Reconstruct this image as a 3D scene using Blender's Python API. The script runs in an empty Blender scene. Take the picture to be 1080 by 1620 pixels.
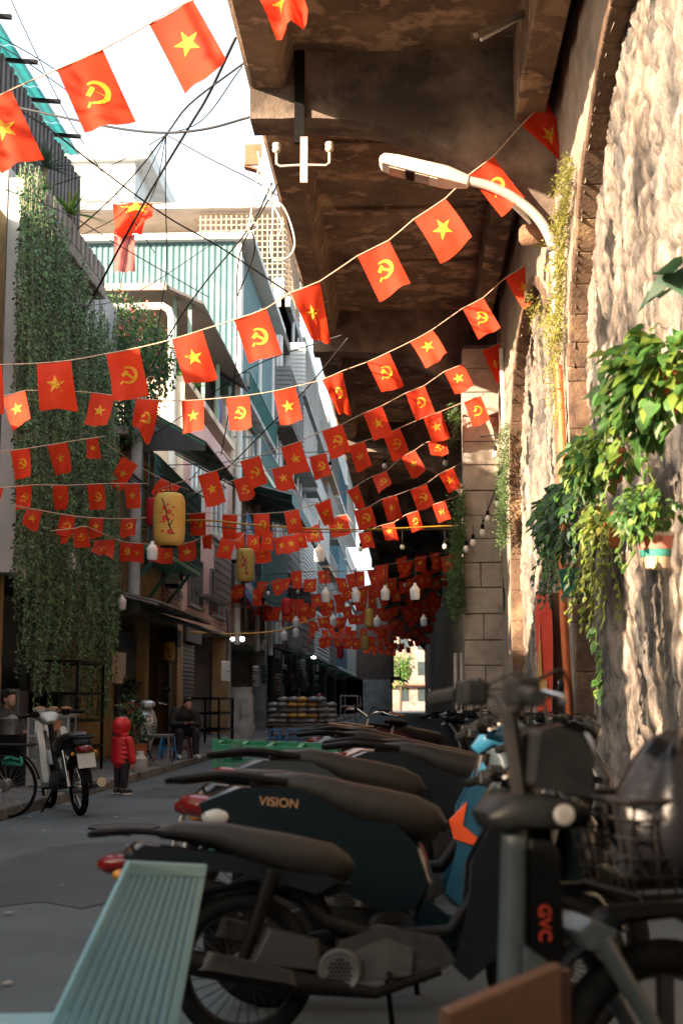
import bpy, math, random
from mathutils import Vector, Matrix, noise
R = math.radians
sc = bpy.context.scene
COL = sc.collection
random.seed(7)
# ------------------------------------------------------------------ camera
F = 2250.0                                   # focal length in photo pixels (1080 x 1620)
PITCH = math.atan(300 / F); YAW = math.atan(105 / F * math.cos(PITCH))
CAM = Vector((0, 0, 1.15))
cam_d = bpy.data.cameras.new('camera'); cam = bpy.data.objects.new('camera', cam_d); COL.objects.link(cam)
cam_d.sensor_fit = 'VERTICAL'; cam_d.sensor_height = 36; cam_d.lens = F / 1620 * 36
cam_d.clip_start = .05; cam_d.clip_end = 3000
cam_d.dof.use_dof = True; cam_d.dof.focus_distance = 17; cam_d.dof.aperture_fstop = 3.2
cam.location = CAM; cam.rotation_euler = (math.pi / 2 + PITCH, 0, YAW)
sc.camera = cam
# ------------------------------------------------------------------ sky and sun
SUN = Vector((.68, .62, -.272)).normalized()      # direction in which the light travels
w = bpy.data.worlds.new('World'); sc.world = w; w.use_nodes = True
nt = w.node_tree; bg = nt.nodes['Background']
sky = nt.nodes.new('ShaderNodeTexSky'); sky.sky_type = 'NISHITA'; sky.sun_disc = False
sky.sun_elevation = math.asin(-SUN.z); sky.sun_rotation = math.atan2(-SUN.x, -SUN.y)
sky.air_density = 1.0; sky.dust_density = 9.0; sky.ozone_density = 1.0
hz = nt.nodes.new('ShaderNodeMix'); hz.data_type = 'RGBA'; hz.inputs[0].default_value = .72; hz.inputs[7].default_value = (2.5, 2.76, 2.95, 1)   # thin white haze veil over the whole sky
nt.links.new(sky.outputs[0], hz.inputs[6]); nt.links.new(hz.outputs[2], bg.inputs[0]); bg.inputs[1].default_value = .15
sl = bpy.data.lights.new('sun', 'SUN'); sl.energy = 5; sl.angle = R(.6); sl.color = (1, .75, .53)
so = bpy.data.objects.new('sun', sl); COL.objects.link(so)
so.rotation_euler = (-SUN).to_track_quat('Z', 'Y').to_euler()
sc.view_settings.view_transform = 'Standard'; sc.view_settings.look = 'None'
sc.view_settings.exposure = 2.2; sc.view_settings.gamma = 1
sc.render.engine = 'CYCLES'
sc.cycles.use_denoising = True
sc.cycles.max_bounces = 7; sc.cycles.diffuse_bounces = 4; sc.cycles.glossy_bounces = 3
sc.cycles.transmission_bounces = 4; sc.cycles.transparent_max_bounces = 8
sc.cycles.sample_clamp_indirect = 6
# ------------------------------------------------------------------ photo pixel -> world
_f = Vector((-math.sin(YAW) * math.cos(PITCH), math.cos(YAW) * math.cos(PITCH), math.sin(PITCH)))
_r = Vector((math.cos(YAW), math.sin(YAW), 0)); _u = _r.cross(_f)
def ray(px, py): return _f + _r * ((px - 540) / F) + _u * ((810 - py) / F)
def at(px, py, Y): d = ray(px, py); return CAM + d * (Y / d.y)
def onX(px, py, X): d = ray(px, py); return CAM + d * (X / d.x)
def onZ(px, py, Z): d = ray(px, py); return CAM + d * ((Z - CAM.z) / d.z)
# ------------------------------------------------------------------ materials
MATS = {}
def M(name, col, rough=.7, col2=None, scale=6, bump=0, bscale=30, metal=0, stretch=(1, 1, 1), lo=.35, hi=.65,
      col3=None, scale3=1.5, lo3=.5, hi3=.65, spec=.5, trans=0, emit=0, coat=0, alpha=1, detail=6):
    if name in MATS: return MATS[name]
    m = bpy.data.materials.new(name); m.use_nodes = True; t = m.node_tree; n = t.nodes; L = t.links.new
    b = n['Principled BSDF']; out = n['Material Output']
    b.inputs['Roughness'].default_value = rough; b.inputs['Metallic'].default_value = metal
    b.inputs['Specular IOR Level'].default_value = spec
    if coat: b.inputs['Coat Weight'].default_value = coat; b.inputs['Coat Roughness'].default_value = .08
    if alpha < 1: b.inputs['Alpha'].default_value = alpha
    tc = n.new('ShaderNodeTexCoord'); mp = n.new('ShaderNodeMapping'); mp.inputs['Scale'].default_value = stretch
    L(tc.outputs['Object'], mp.inputs[0])
    def nz(s, d=detail):
        q = n.new('ShaderNodeTexNoise'); q.inputs['Scale'].default_value = s; q.inputs['Detail'].default_value = d
        q.inputs['Roughness'].default_value = .62; L(mp.outputs[0], q.inputs['Vector']); return q
    def mixc(fac, a, bcol, lo, hi):
        r = n.new('ShaderNodeMapRange'); r.inputs[1].default_value = lo; r.inputs[2].default_value = hi; L(fac, r.inputs[0])
        x = n.new('ShaderNodeMix'); x.data_type = 'RGBA'; L(r.outputs[0], x.inputs[0])
        if hasattr(a, 'is_output'): L(a, x.inputs[6])
        else: x.inputs[6].default_value = (*a, 1)
        x.inputs[7].default_value = (*bcol, 1); return x.outputs[2]
    c = None
    c2 = col2 or tuple(v * .72 for v in col)
    c = mixc(nz(scale).outputs[0], col, c2, lo, hi)
    if col3: c = mixc(nz(scale3).outputs[0], c, col3, lo3, hi3)
    L(c, b.inputs['Base Color'])
    if bump:
        bp = n.new('ShaderNodeBump'); bp.inputs['Strength'].default_value = 1; bp.inputs['Distance'].default_value = bump
        L(nz(bscale).outputs[0], bp.inputs['Height']); L(bp.outputs[0], b.inputs['Normal'])
    if trans:
        tr = n.new('ShaderNodeBsdfTranslucent'); L(c, tr.inputs[0]); ms = n.new('ShaderNodeMixShader'); ms.inputs[0].default_value = trans
        L(b.outputs[0], ms.inputs[1]); L(tr.outputs[0], ms.inputs[2]); L(ms.outputs[0], out.inputs[0])
    if emit:
        L(c, b.inputs['Emission Color']); b.inputs['Emission Strength'].default_value = emit
    MATS[name] = m; return m
# ------------------------------------------------------------------ mesh helpers
class G:
    def __init__(s): s.v = []; s.f = []
    def add(s, v, f):
        k = len(s.v); s.v += [tuple(p) for p in v]; s.f += [tuple(i + k for i in q) for q in f]; return s
    def box(s, x0, x1, y0, y1, z0, z1):
        return s.add([(x0, y0, z0), (x1, y0, z0), (x1, y1, z0), (x0, y1, z0), (x0, y0, z1), (x1, y0, z1), (x1, y1, z1), (x0, y1, z1)],
                     [(0, 3, 2, 1), (4, 5, 6, 7), (0, 1, 5, 4), (1, 2, 6, 5), (2, 3, 7, 6), (3, 0, 4, 7)])
    def hexa(s, a, b):                       # two quads, bottom and top, same order
        return s.add(list(a) + list(b), [(0, 3, 2, 1), (4, 5, 6, 7), (0, 1, 5, 4), (1, 2, 6, 5), (2, 3, 7, 6), (3, 0, 4, 7)])
    def bar(s, p, q, wx, wz=None):           # square bar from p to q
        p = Vector(p); q = Vector(q); d = (q - p).normalized(); wz = wz or wx
        a = d.cross(Vector((0, 0, 1))) if abs(d.z) < .95 else d.cross(Vector((0, 1, 0)))
        a.normalize(); b = a.cross(d); a *= wx / 2; b *= wz / 2
        return s.hexa([p - a - b, p + a - b, p + a + b, p - a + b], [q - a - b, q + a - b, q + a + b, q - a + b])
    def tube(s, pts, r, n=6, cap=True):
        pts = [Vector(p) for p in pts]; m = len(pts); rs = r if isinstance(r, (list, tuple)) else [r] * m
        ref = None; base = len(s.v)
        for i, p in enumerate(pts):
            t = (pts[min(i + 1, m - 1)] - pts[max(i - 1, 0)])
            t = t.normalized() if t.length > 1e-9 else Vector((0, 0, 1))
            if ref is None: ref = Vector((0, 0, 1)) if abs(t.z) < .9 else Vector((0, 1, 0))
            a = ref - t * ref.dot(t)
            if a.length < 1e-6: a = t.orthogonal()
            a.normalize(); b = t.cross(a); ref = a
            for k in range(n):
                c = 2 * math.pi * k / n; s.v.append(tuple(p + (a * math.cos(c) + b * math.sin(c)) * rs[i]))
        for i in range(m - 1):
            for k in range(n):
                s.f.append((base + i * n + k, base + i * n + (k + 1) % n, base + (i + 1) * n + (k + 1) % n, base + (i + 1) * n + k))
        if cap:
            s.f.append(tuple(base + k for k in reversed(range(n)))); s.f.append(tuple(base + (m - 1) * n + k for k in range(n)))
        return s
    def cyl(s, p, q, r, n=12): return s.tube([p, q], r, n)
    def lathe(s, c, prof, n=12, axis='z'):   # prof (r, h)
        base = len(s.v); c = Vector(c)
        for r, h in prof:
            for k in range(n):
                a = 2 * math.pi * k / n; x, y = r * math.cos(a), r * math.sin(a)
                o = {'z': (x, y, h), 'y': (x, h, y), 'x': (h, x, y)}[axis]; s.v.append(tuple(c + Vector(o)))
        m = len(prof)
        for i in range(m - 1):
            for k in range(n):
                s.f.append((base + i * n + k, base + i * n + (k + 1) % n, base + (i + 1) * n + (k + 1) % n, base + (i + 1) * n + k))
        s.f.append(tuple(base + k for k in reversed(range(n)))); s.f.append(tuple(base + (m - 1) * n + k for k in range(n)))
        return s
    def ring(s, c, Rr, r, n=28, m=8, axis='y', a0=0, a1=360):
        full = abs(a1 - a0) >= 360; pts = []
        for i in range(n + (0 if full else 1)):
            a = R(a0 + (a1 - a0) * i / n); x, z = Rr * math.cos(a), Rr * math.sin(a)
            pts.append(Vector(c) + Vector({'y': (x, 0, z), 'z': (x, z, 0), 'x': (0, x, z)}[axis]))
        if not full: return s.tube(pts, r, m)
        base = len(s.v)
        for i, p in enumerate(pts):
            a = R(360 * i / n); rad = (p - Vector(c)).normalized()
            ax = Vector({'y': (0, 1, 0), 'z': (0, 0, 1), 'x': (1, 0, 0)}[axis])
            for k in range(m):
                b = 2 * math.pi * k / m; s.v.append(tuple(p + rad * r * math.cos(b) + ax * r * math.sin(b)))
        for i in range(n):
            for k in range(m):
                j = (i + 1) % n
                s.f.append((base + i * m + k, base + j * m + k, base + j * m + (k + 1) % m, base + i * m + (k + 1) % m))
        return s
    def loft(s, secs, n=12, e=2.6):          # secs: (x, y, z, half width (y), half height (normal in xz))
        base = len(s.v); m = len(secs)
        for i, (x, y, z, hw, hh) in enumerate(secs):
            a = secs[max(i - 1, 0)]; b = secs[min(i + 1, m - 1)]
            t = Vector((b[0] - a[0], 0, b[2] - a[2])); t = t.normalized() if t.length > 1e-6 else Vector((1, 0, 0))
            nrm = Vector((-t.z, 0, t.x))
            for k in range(n):
                c = 2 * math.pi * k / n; cc, ss = math.cos(c), math.sin(c)
                u = math.copysign(abs(cc) ** (2 / e), cc) * hw; v = math.copysign(abs(ss) ** (2 / e), ss) * hh
                s.v.append((x + nrm.x * v, y + u, z + nrm.z * v))
        for i in range(m - 1):
            for k in range(n):
                s.f.append((base + i * n + k, base + i * n + (k + 1) % n, base + (i + 1) * n + (k + 1) % n, base + (i + 1) * n + k))
        s.f.append(tuple(base + k for k in reversed(range(n)))); s.f.append(tuple(base + (m - 1) * n + k for k in range(n)))
        return s
    def slab(s, prof, hw, y=0, soft=.8):     # closed xz outline, puffed to half width hw
        cx = sum(p[0] for p in prof) / len(prof); cz = sum(p[1] for p in prof) / len(prof); n = len(prof); base = len(s.v)
        lay = [(-1, soft), (-.78, (1 + soft * 2) / 3 + .02), (0, 1), (.78, (1 + soft * 2) / 3 + .02), (1, soft)]
        for yy, k in lay:
            for x, z in prof: s.v.append((cx + (x - cx) * k, y + yy * hw, cz + (z - cz) * k))
        for i in range(4):
            for k in range(n):
                s.f.append((base + i * n + k, base + i * n + (k + 1) % n, base + (i + 1) * n + (k + 1) % n, base + (i + 1) * n + k))
        s.f.append(tuple(base + k for k in range(n))); s.f.append(tuple(base + 4 * n + k for k in reversed(range(n))))
        return s
    def ell(s, c, rad, n=12, m=8):
        base = len(s.v); c = Vector(c)
        for i in range(1, m):
            a = math.pi * i / m
            for k in range(n):
                b = 2 * math.pi * k / n
                s.v.append((c.x + rad[0] * math.sin(a) * math.cos(b), c.y + rad[1] * math.sin(a) * math.sin(b), c.z + rad[2] * math.cos(a)))
        t = len(s.v); s.v.append((c.x, c.y, c.z + rad[2])); s.v.append((c.x, c.y, c.z - rad[2]))
        for k in range(n):
            s.f.append((t, base + k, base + (k + 1) % n)); l = base + (m - 2) * n; s.f.append((t + 1, l + (k + 1) % n, l + k))
        for i in range(m - 2):
            for k in range(n):
                s.f.append((base + i * n + k, base + (i + 1) * n + k, base + (i + 1) * n + (k + 1) % n, base + i * n + (k + 1) % n))
        return s
    def caps(s, p, r0, q, r1, n=12):         # tapered capsule
        p = Vector(p); q = Vector(q); d = q - p
        if d.length < 1e-5: d = Vector((0, 0, 1e-4)); q = p + d
        u = d.normalized(); pts = []; rs = []
        for a in (80, 50, 20): pts.append(p - u * r0 * math.sin(R(a))); rs.append(r0 * math.cos(R(a)))
        pts += [p, q]; rs += [r0, r1]
        for a in (20, 50, 80): pts.append(q + u * r1 * math.sin(R(a))); rs.append(r1 * math.cos(R(a)))
        return s.tube(pts, rs, n)
    def build(s, name, mat, parent=None, smooth=None, bevel=0, loc=None, rot=None, label=None):
        me = bpy.data.meshes.new(name); me.from_pydata(s.v, [], s.f); me.update()
        if smooth is not None:
            me.polygons.foreach_set('use_smooth', [True] * len(me.polygons))
            if smooth < 180: me.set_sharp_from_angle(angle=R(smooth))
        o = bpy.data.objects.new(name, me); COL.objects.link(o)
        if mat: me.materials.append(mat)
        if parent: o.parent = parent
        if loc: o.location = loc
        if rot: o.rotation_euler = rot
        if bevel:
            b = o.modifiers.new('bevel', 'BEVEL'); b.width = bevel; b.segments = 2; b.limit_method = 'ANGLE'
        if label: o['label'] = label
        return o
def tag(o, label, cat=None, group=None, kind=None):
    if label: o['label'] = label
    if cat: o['category'] = cat
    if group: o['group'] = group
    if kind: o['kind'] = kind
    return o
def thing(name, label, cat, loc=(0, 0, 0), rz=0, group=None, rx=0):
    o = bpy.data.objects.new(name, None); COL.objects.link(o); o.empty_display_size = .1
    o.location = loc; o.rotation_euler = (rx, 0, rz); return tag(o, label, cat, group)
def copy_tree(o, parent=None):
    c = o.copy(); COL.objects.link(c); c.parent = parent
    for ch in o.children: copy_tree(ch, c)
    return c
def bx(name, mat, parent, *d, bevel=0, label=None): return G().box(*d).build(name, mat, parent, bevel=bevel, label=label)
def text(s, size, mat, parent, loc, rot, name='lettering', ext=.003):
    cu = bpy.data.curves.new('t', 'FONT'); cu.body = s; cu.size = size; cu.extrude = ext; cu.align_x = 'CENTER'; cu.align_y = 'CENTER'
    t = bpy.data.objects.new('t', cu); COL.objects.link(t); dg = bpy.context.evaluated_depsgraph_get()
    me = bpy.data.meshes.new_from_object(t.evaluated_get(dg)); bpy.data.objects.remove(t); bpy.data.curves.remove(cu)
    o = bpy.data.objects.new(name, me); COL.objects.link(o); me.materials.clear(); me.materials.append(mat)
    o.parent = parent; o.location = loc; o.rotation_euler = rot; return o
def nz(x, y, z=0): return noise.noise((x, y, z))
def fbm(x, y, z=0, o=4): return noise.fractal((x, y, z), 1.0, 2.0, o)
ORD = ['first', 'second', 'third', 'fourth', 'fifth', 'sixth', 'seventh', 'eighth', 'ninth', 'tenth', 'eleventh', 'twelfth', 'thirteenth',
       'fourteenth', 'fifteenth', 'sixteenth', 'seventeenth', 'eighteenth', 'nineteenth', 'twentieth', 'twenty-first', 'twenty-second', 'twenty-third', 'twenty-fourth', 'twenty-fifth', 'twenty-sixth', 'twenty-seventh', 'twenty-eighth', 'twenty-ninth', 'thirtieth', 'thirty-first', 'thirty-second', 'thirty-third', 'thirty-fourth']
# palette
concrete = M('concrete', (.34, .31, .28), .9, (.2, .18, .16), 3, .01, 25)
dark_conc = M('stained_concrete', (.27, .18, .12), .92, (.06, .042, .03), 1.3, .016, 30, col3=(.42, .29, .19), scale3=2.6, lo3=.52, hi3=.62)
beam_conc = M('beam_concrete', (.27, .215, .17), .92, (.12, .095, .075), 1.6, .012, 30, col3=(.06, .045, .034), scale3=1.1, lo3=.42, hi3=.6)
asphalt = M('asphalt', (.10, .125, .14), .85, (.06, .078, .088), .55, .006, 160, col3=(.16, .18, .19), scale3=60, lo3=.55, hi3=.75)
paving = M('paving', (.14, .14, .14), .85, (.08, .08, .08), 3, .004, 60)
black = M('black_plastic', (.004, .0044, .005), .45, (.006, .0065, .007), 20, spec=.07)
blackm = M('black_metal', (.006, .006, .007), .42, (.011, .010, .009), 15, spec=.09)
rubber = M('rubber', (.006, .006, .006), .85, (.012, .012, .012), 30, spec=.06)
chrome = M('chrome', (.6, .6, .6), .22, (.4, .4, .4), 10, metal=1)
steel = M('steel', (.32, .33, .34), .45, (.2, .19, .18), 12, metal=.8)
white_p = M('white_plastic', (.75, .74, .7), .5, (.6, .59, .55), 8)
glass = M('dark_glass', (.03, .045, .05), .08, (.05, .07, .075), 2, spec=.7)
pane_l = M('pale_glass', (.35, .45, .48), .12, (.2, .28, .3), 1.5, spec=.7)
cream = M('cream_plaster', (.74, .64, .49), .9, (.6, .5, .38), 1.5, .004, 30, col3=(.22, .18, .14), scale3=.9, lo3=.6, hi3=.8)
yellow_w = M('yellow_plaster', (.42, .29, .13), .9, (.28, .19, .09), 1.4, .004, 30, col3=(.12, .1, .08), scale3=1, lo3=.55, hi3=.75)
greyw = M('grey_plaster', (.42, .43, .43), .9, (.27, .28, .28), 1.2, .006, 30, col3=(.12, .115, .11), scale3=.8, lo3=.52, hi3=.75)
palew = M('pale_plaster', (.76, .76, .74), .9, (.6, .6, .58), 1, .004, 20, col3=(.25, .24, .22), scale3=.7, lo3=.6, hi3=.8)
brownw = M('brown_boards', (.16, .12, .1), .9, (.08, .065, .06), 3, .004, 30)
pinkt = M('pink_tile', (.66, .46, .43), .75, (.54, .35, .32), 9, .004, 40)
brickm = M('brick', (.26, .11, .08), .9, (.16, .07, .05), 9, .006, 50)
teal_s = M('teal_sheet', (.085, .185, .20), .6, (.07, .155, .17), 2, col3=(.12, .2, .21), scale3=1.2)
teal_d = M('teal_dark', (.03, .16, .15), .6, (.02, .1, .1), 3)
green_p = M('green_paint', (.03, .24, .12), .5, (.025, .16, .08), 8, col3=(.12, .07, .04), scale3=9, lo3=.64, hi3=.7)
roof_d = M('dark_roof', (.07, .07, .075), .7, (.045, .045, .05), 4)
wood = M('wood', (.10, .04, .017), .5, (.07, .028, .012), 4, stretch=(1, 6, 6))
tin = M('galvanised', (.3, .31, .31), .45, (.2, .2, .2), 5, metal=.5)
inner = M('shop_interior', (.035, .033, .03), .9, (.02, .02, .02), 2)  # shade of the shop rooms put into a near-black colour
leafA = M('leaf_dark', (.035, .085, .045), .5, (.03, .07, .04), 4, trans=.25)
leafB = M('leaf_mid', (.085, .21, .045), .45, (.05, .14, .03), 5, trans=.3)
leafC = M('leaf_light', (.24, .34, .06), .45, (.14, .24, .04), 5, trans=.35)
leafV = M('vine_leaf', (.17, .33, .14), .55, (.085, .19, .07), 3, trans=.25)
stemm = M('stem', (.12, .09, .05), .8)
red_c = M('red_cloth', (.9, .07, .018), .75, (.78, .045, .012), 3, trans=.55)
yel_c = M('yellow_print', (.9, .52, .04), .75, (.8, .45, .03), 3, trans=.4)
# ================================================================== ground
def grid(x0, x1, y0, y1, nx, ny, fz, name, mat):
    g = G()
    for j in range(ny + 1):
        for i in range(nx + 1):
            x = x0 + (x1 - x0) * i / nx; y = y0 + (y1 - y0) * j / ny; g.v.append((x, y, fz(x, y)))
    for j in range(ny):
        for i in range(nx):
            a = j * (nx + 1) + i; g.f.append((a, a + 1, a + nx + 2, a + nx + 1))
    return g.build(name, mat, smooth=180)
tag(grid(-300, 300, -150, 600, 4, 6, lambda x, y: -.012, 'ground', asphalt), None, kind='structure')
tag(grid(-3.95, 2.2, -42, 160, 24, 260, lambda x, y: .002 * nz(x * .8, y * .5), 'road', asphalt), None, kind='structure')
KX = -3.95                                             # kerb line
sw = tag(bx('pavement', paving, None, -6.6, KX - .16, -42, 160, -.01, .115), None, kind='structure')
y = -13.9; k = 0
while y < 62:
    o = bx('kerb_stone', M('kerb', (.2, .2, .19), .9, (.12, .12, .12), 6, .004, 60), sw, KX - .155, KX + random.uniform(-.008, .008), y, y + .985, -.01, .118 + random.uniform(-.006, .006), bevel=.02)
    y += 1.0
bx('kerb_stone', MATS['kerb'], sw, KX - .155, KX, 62.2, 160, -.01, .118)
# ================================================================== viaduct wall on the right
WX = 1.65
wall_m = M('weathered_render', (.45, .375, .305), .93, (.28, .23, .19), 5, .035, 24, col3=(.11, .105, .10), scale3=1.7, lo3=.45, hi3=.6, stretch=(1, 1, .55))
_t = wall_m.node_tree; _b = _t.nodes['Principled BSDF']; _src = _b.inputs['Base Color'].links[0].from_socket; _a = _t.nodes.new('ShaderNodeAttribute'); _a.attribute_name = 'stone'; _mx = _t.nodes.new('ShaderNodeVectorMath'); _mx.operation = 'SCALE'
_t.links.new(_src, _mx.inputs[0]); _t.links.new(_a.outputs['Fac'], _mx.inputs['Scale']); _t.links.new(_mx.outputs[0], _b.inputs['Base Color'])   # each stone its own tone, joints of darker mortar
pier_m = M('pier_render', (.34, .28, .225), .93, (.24, .195, .155), 4, .012, 22, col3=(.17, .155, .14), scale3=1.2, lo3=.52, hi3=.7)
vw = thing('viaduct_wall', 'tall weathered stone viaduct wall with walled-up arches along the right', 'wall')
ARCH = [(-3.6, 3.8), (6.2, 13.9), (15.4, 22.2)]
SPR = 4.3
def arch_z(a, b, y):
    c = (a + b) / 2; h = (b - a) / 2; t = max(-1, min(1, (y - c) / h)); return SPR + 2.25 * math.sqrt(max(0, 1 - t * t)) ** 1.15
def inarch(y, z, pad=0):
    for a, b in ARCH:
        if a - pad < y < b + pad and z < arch_z(a - pad, b + pad, y) + (pad if pad else 0): return True
    return False
def rubble(y, z):
    d, p = noise.voronoi((y * 2.4 + .25 * nz(y * 5, z * 5), z * 3.0 + .25 * nz(z * 5, y * 5, 4), 3.1))
    cell = min(1, (d[1] - d[0]) * 1.6)
    c = p[0]; q = nz(c[0] * 7.3, c[1] * 5.1, 2)
    return .022 * q + .034 * min(1, cell * 3.2) + .018 * fbm(y * 1.4, z * 1.1, 1) + .03 * abs(fbm(y * 6, z * 3, 7, 5)) + .016 * fbm(y * 22, z * 12, 2, 3)
def sheet(y0, y1, z0, z1, st, fx, name, mat, keep=None):
    ny = int((y1 - y0) / st); nzz = int((z1 - z0) / st); g = G(); ok = {}
    for j in range(nzz + 1):
        for i in range(ny + 1):
            y = y0 + (y1 - y0) * i / ny; z = z0 + (z1 - z0) * j / nzz; g.v.append((fx(y, z), y, z))
    for j in range(nzz):
        for i in range(ny):
            if keep:
                y = y0 + (y1 - y0) * (i + .5) / ny; z = z0 + (z1 - z0) * (j + .5) / nzz
                if not keep(y, z): continue
            a = j * (ny + 1) + i; g.f.append((a, a + ny + 1, a + ny + 2, a + 1))
    return g.build(name, mat, vw, smooth=180)
for a, b in ARCH:
    st = .035 if a > 4 else .07
    sheet(a - .1, b + .1, -.02, 6.75, st, lambda y, z: WX + .17 - rubble(y, z), 'rubble_infill', wall_m, keep=lambda y, z, a=a, b=b: z < arch_z(a - .1, b + .1, y) + .1)
    me = bpy.data.objects[[o.name for o in vw.children if o.name.startswith('rubble_infill')][-1]].data; at_ = me.attributes.new('stone', 'FLOAT', 'POINT'); vals = []
    for v in me.vertices:
        y, z = v.co.y, v.co.z; d, p = noise.voronoi((y * 2.4 + .25 * nz(y * 5, z * 5), z * 3.0 + .25 * nz(z * 5, y * 5, 4), 3.1)); c = p[0]; j = min(1, (d[1] - d[0]) * 6); vals.append((.86 + .3 * nz(c[0] * 9.1, c[1] * 6.7, 5)) * (.62 + .38 * j))
    at_.data.foreach_set('value', vals)
sheet(-6, 24.6, -.02, 9.0, .06, lambda y, z: WX - .035 * fbm(y * 1.7, z * 1.2, 2) - .012 * fbm(y * 9, z * 7, 4, 2), 'pier_face', pier_m, keep=lambda y, z: not inarch(y, z))
sheet(-42, -6, -.02, 9.0, .4, lambda y, z: WX + .04 * fbm(y * .7, z * .7), 'pier_face', pier_m)
bx('wall_core', pier_m, vw, WX + .4, WX + 3.5, -42, 160, -.02, 8.95)
sheet(24.6, 140, -.02, 9.0, .5, lambda y, z: WX + .04 * fbm(y * .7, z * .7), 'pier_face', pier_m)
rev_m = M('dark_stone', (.16, .10, .062), .95, (.08, .05, .035), 5, .02, 25, col3=(.3, .2, .12), scale3=2, lo3=.55, hi3=.7)  # dark brown stone with lighter brown patches
for a, b in ARCH:                                       # reveal of every arch: voussoir ring as stones
    path = [(b, z * SPR / 9) for z in range(10)] + [((a + b) / 2 + (b - a) / 2 * math.cos(R(t)), arch_z(a, b, (a + b) / 2 + (b - a) / 2 * math.cos(R(t)))) for t in range(5, 180, 7)] + [(a, SPR * (9 - z) / 9) for z in range(10)]
    for (y0, z0), (y1, z1) in zip(path, path[1:]):
        ny, nzv = -(z1 - z0), (y1 - y0); l = math.hypot(ny, nzv)
        if l < .02: continue
        ny, nzv = -ny / l, -nzv / l                       # outward
        t = .13; jx = random.uniform(-.012, .008); q = [(y0, z0), (y1, z1), (y1 + ny * t, z1 + nzv * t), (y0 + ny * t, z0 + nzv * t)]
        G().hexa([(WX - .035 + jx, *p) for p in q], [(WX + .36, *p) for p in q]).build('arch_stone', rev_m, vw, bevel=.015)
# corbels
for (px, py) in ((867, 331), (845, 374)):
    c = at(px, py, 15.2); g = G(); n = 10
    for i, (dx, r) in enumerate(((-.17, .07), (-.13, .115), (.0, .12), (.1, .10), (.4, .095))):
        for k2 in range(n):
            a = 2 * math.pi * k2 / n; rr = r * (1 + .22 * nz(k2 * .8 + px, i * 1.3))
            g.v.append((c.x + dx, c.y + rr * math.cos(a), c.z + rr * math.sin(a) - dx * .06))
    for i in range(4):
        for k2 in range(n): g.f.append((i * n + k2, i * n + (k2 + 1) % n, (i + 1) * n + (k2 + 1) % n, (i + 1) * n + k2))
    g.f.append(tuple(reversed(range(n))))
    g.build('corbel_stone', M('mossy_stone', (.28, .16, .09), .95, (.15, .085, .05), 6, .02, 25, col3=(.25, .24, .06), scale3=4, lo3=.5, hi3=.6), vw, smooth=50)
# ------------------------------------------------------------------ block pier
PY = 25.0
bp = thing('block_pier', 'grey pier of stacked stone blocks standing under the deck', 'pier', (0, 0, 0))
blk = M('block_stone', (.42, .37, .31), .93, (.26, .235, .205), 2.2, .012, 25, col3=(.11, .10, .09), scale3=1.4, lo3=.54, hi3=.72)
bx('pier_core', M('mortar', (.16, .14, .12), .95), bp, 1.03, WX + .1, PY + .03, PY + 1.0, 0, 7.5)
z = .02; i = 0
while z < 7.4:
    h = random.choice((.42, .44, .46)); sp = random.uniform(1.25, 1.5) if i % 2 and i < 9 else None
    for x0, x1 in (((1.0, sp), (sp + .012, 1.72)) if sp else ((1.0, 1.72),)):
        bx('block', blk, bp, x0, x1, PY - random.uniform(0, .025), PY + .5, z, min(z + h, 7.45) - .014, bevel=.018)
    z += h; i += 1
G().tube([(1.82 - .06, PY - 1.7, 0), (1.72 - .12, PY - 1.7, 7)], .05, 8).build('drain_pipe', M('pale_pipe', (.55, .5, .44), .6), bp, smooth=60)
for dx in (0, .11):
    G().tube([(.84 + dx, PY + .3, 0), (.84 + dx, PY + .3, 2.0)], .035, 8).build('drain_pipe', MATS['pale_pipe'], bp, smooth=60)
# ================================================================== deck
DX = -1.72
dk = thing('viaduct_deck', 'stained concrete deck cantilevered over the street on haunched beams', 'bridge', (0, 0, 0))
for y0 in range(-42, 150, 12):
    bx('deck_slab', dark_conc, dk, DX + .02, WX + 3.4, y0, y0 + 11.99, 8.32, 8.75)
g = G(); Y0, Y1 = -42, 150
edge = [(DX, 7.95), (DX + .05, 7.91), (DX + .36, 7.90), (DX + .42, 7.95), (DX + .5, 8.33), (DX - .06, 8.9), (DX - .06, 8.3)]
ys = [Y0 + i * 1.0 for i in range(int(Y1 - Y0) + 1)]
for yy in ys:
    for j, (x, z) in enumerate(edge): g.v.append((x + .02 * nz(yy * 1.3, j, 5), yy, z + .025 * nz(yy * 1.1, j, 9)))
n = len(edge)
for i in range(len(ys) - 1):
    for k in range(n): g.f.append((i * n + k, i * n + (k + 1) % n, (i + 1) * n + (k + 1) % n, (i + 1) * n + k))
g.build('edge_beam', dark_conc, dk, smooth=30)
def haunch(y0, t, zt, tip, drop):
    g = G(); n = 22; top = []; bot = []
    for i in range(n + 1):
        s = i / n; x = DX + .01 + (WX + .3 - DX) * s
        u = max(0, (s - .16) / .84); zb = tip - drop * (1 - math.sqrt(max(0, 1 - (u * .93) ** 2.05)))
        zb += .012 * nz(x * 6, y0)
        for yy in (y0, y0 + t): g.v.append((x, yy, zb)); g.v.append((x, yy, zt))
    for i in range(n):
        a = i * 4; b = a + 4
        g.f += [(a, b, b + 1, a + 1), (a + 2, a + 3, b + 3, b + 2), (a, a + 2, b + 2, b), (a + 1, b + 1, b + 3, a + 3)]
    g.f += [(0, 1, 3, 2)]
    return g.build('haunched_beam', beam_conc, dk, smooth=30)
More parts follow.
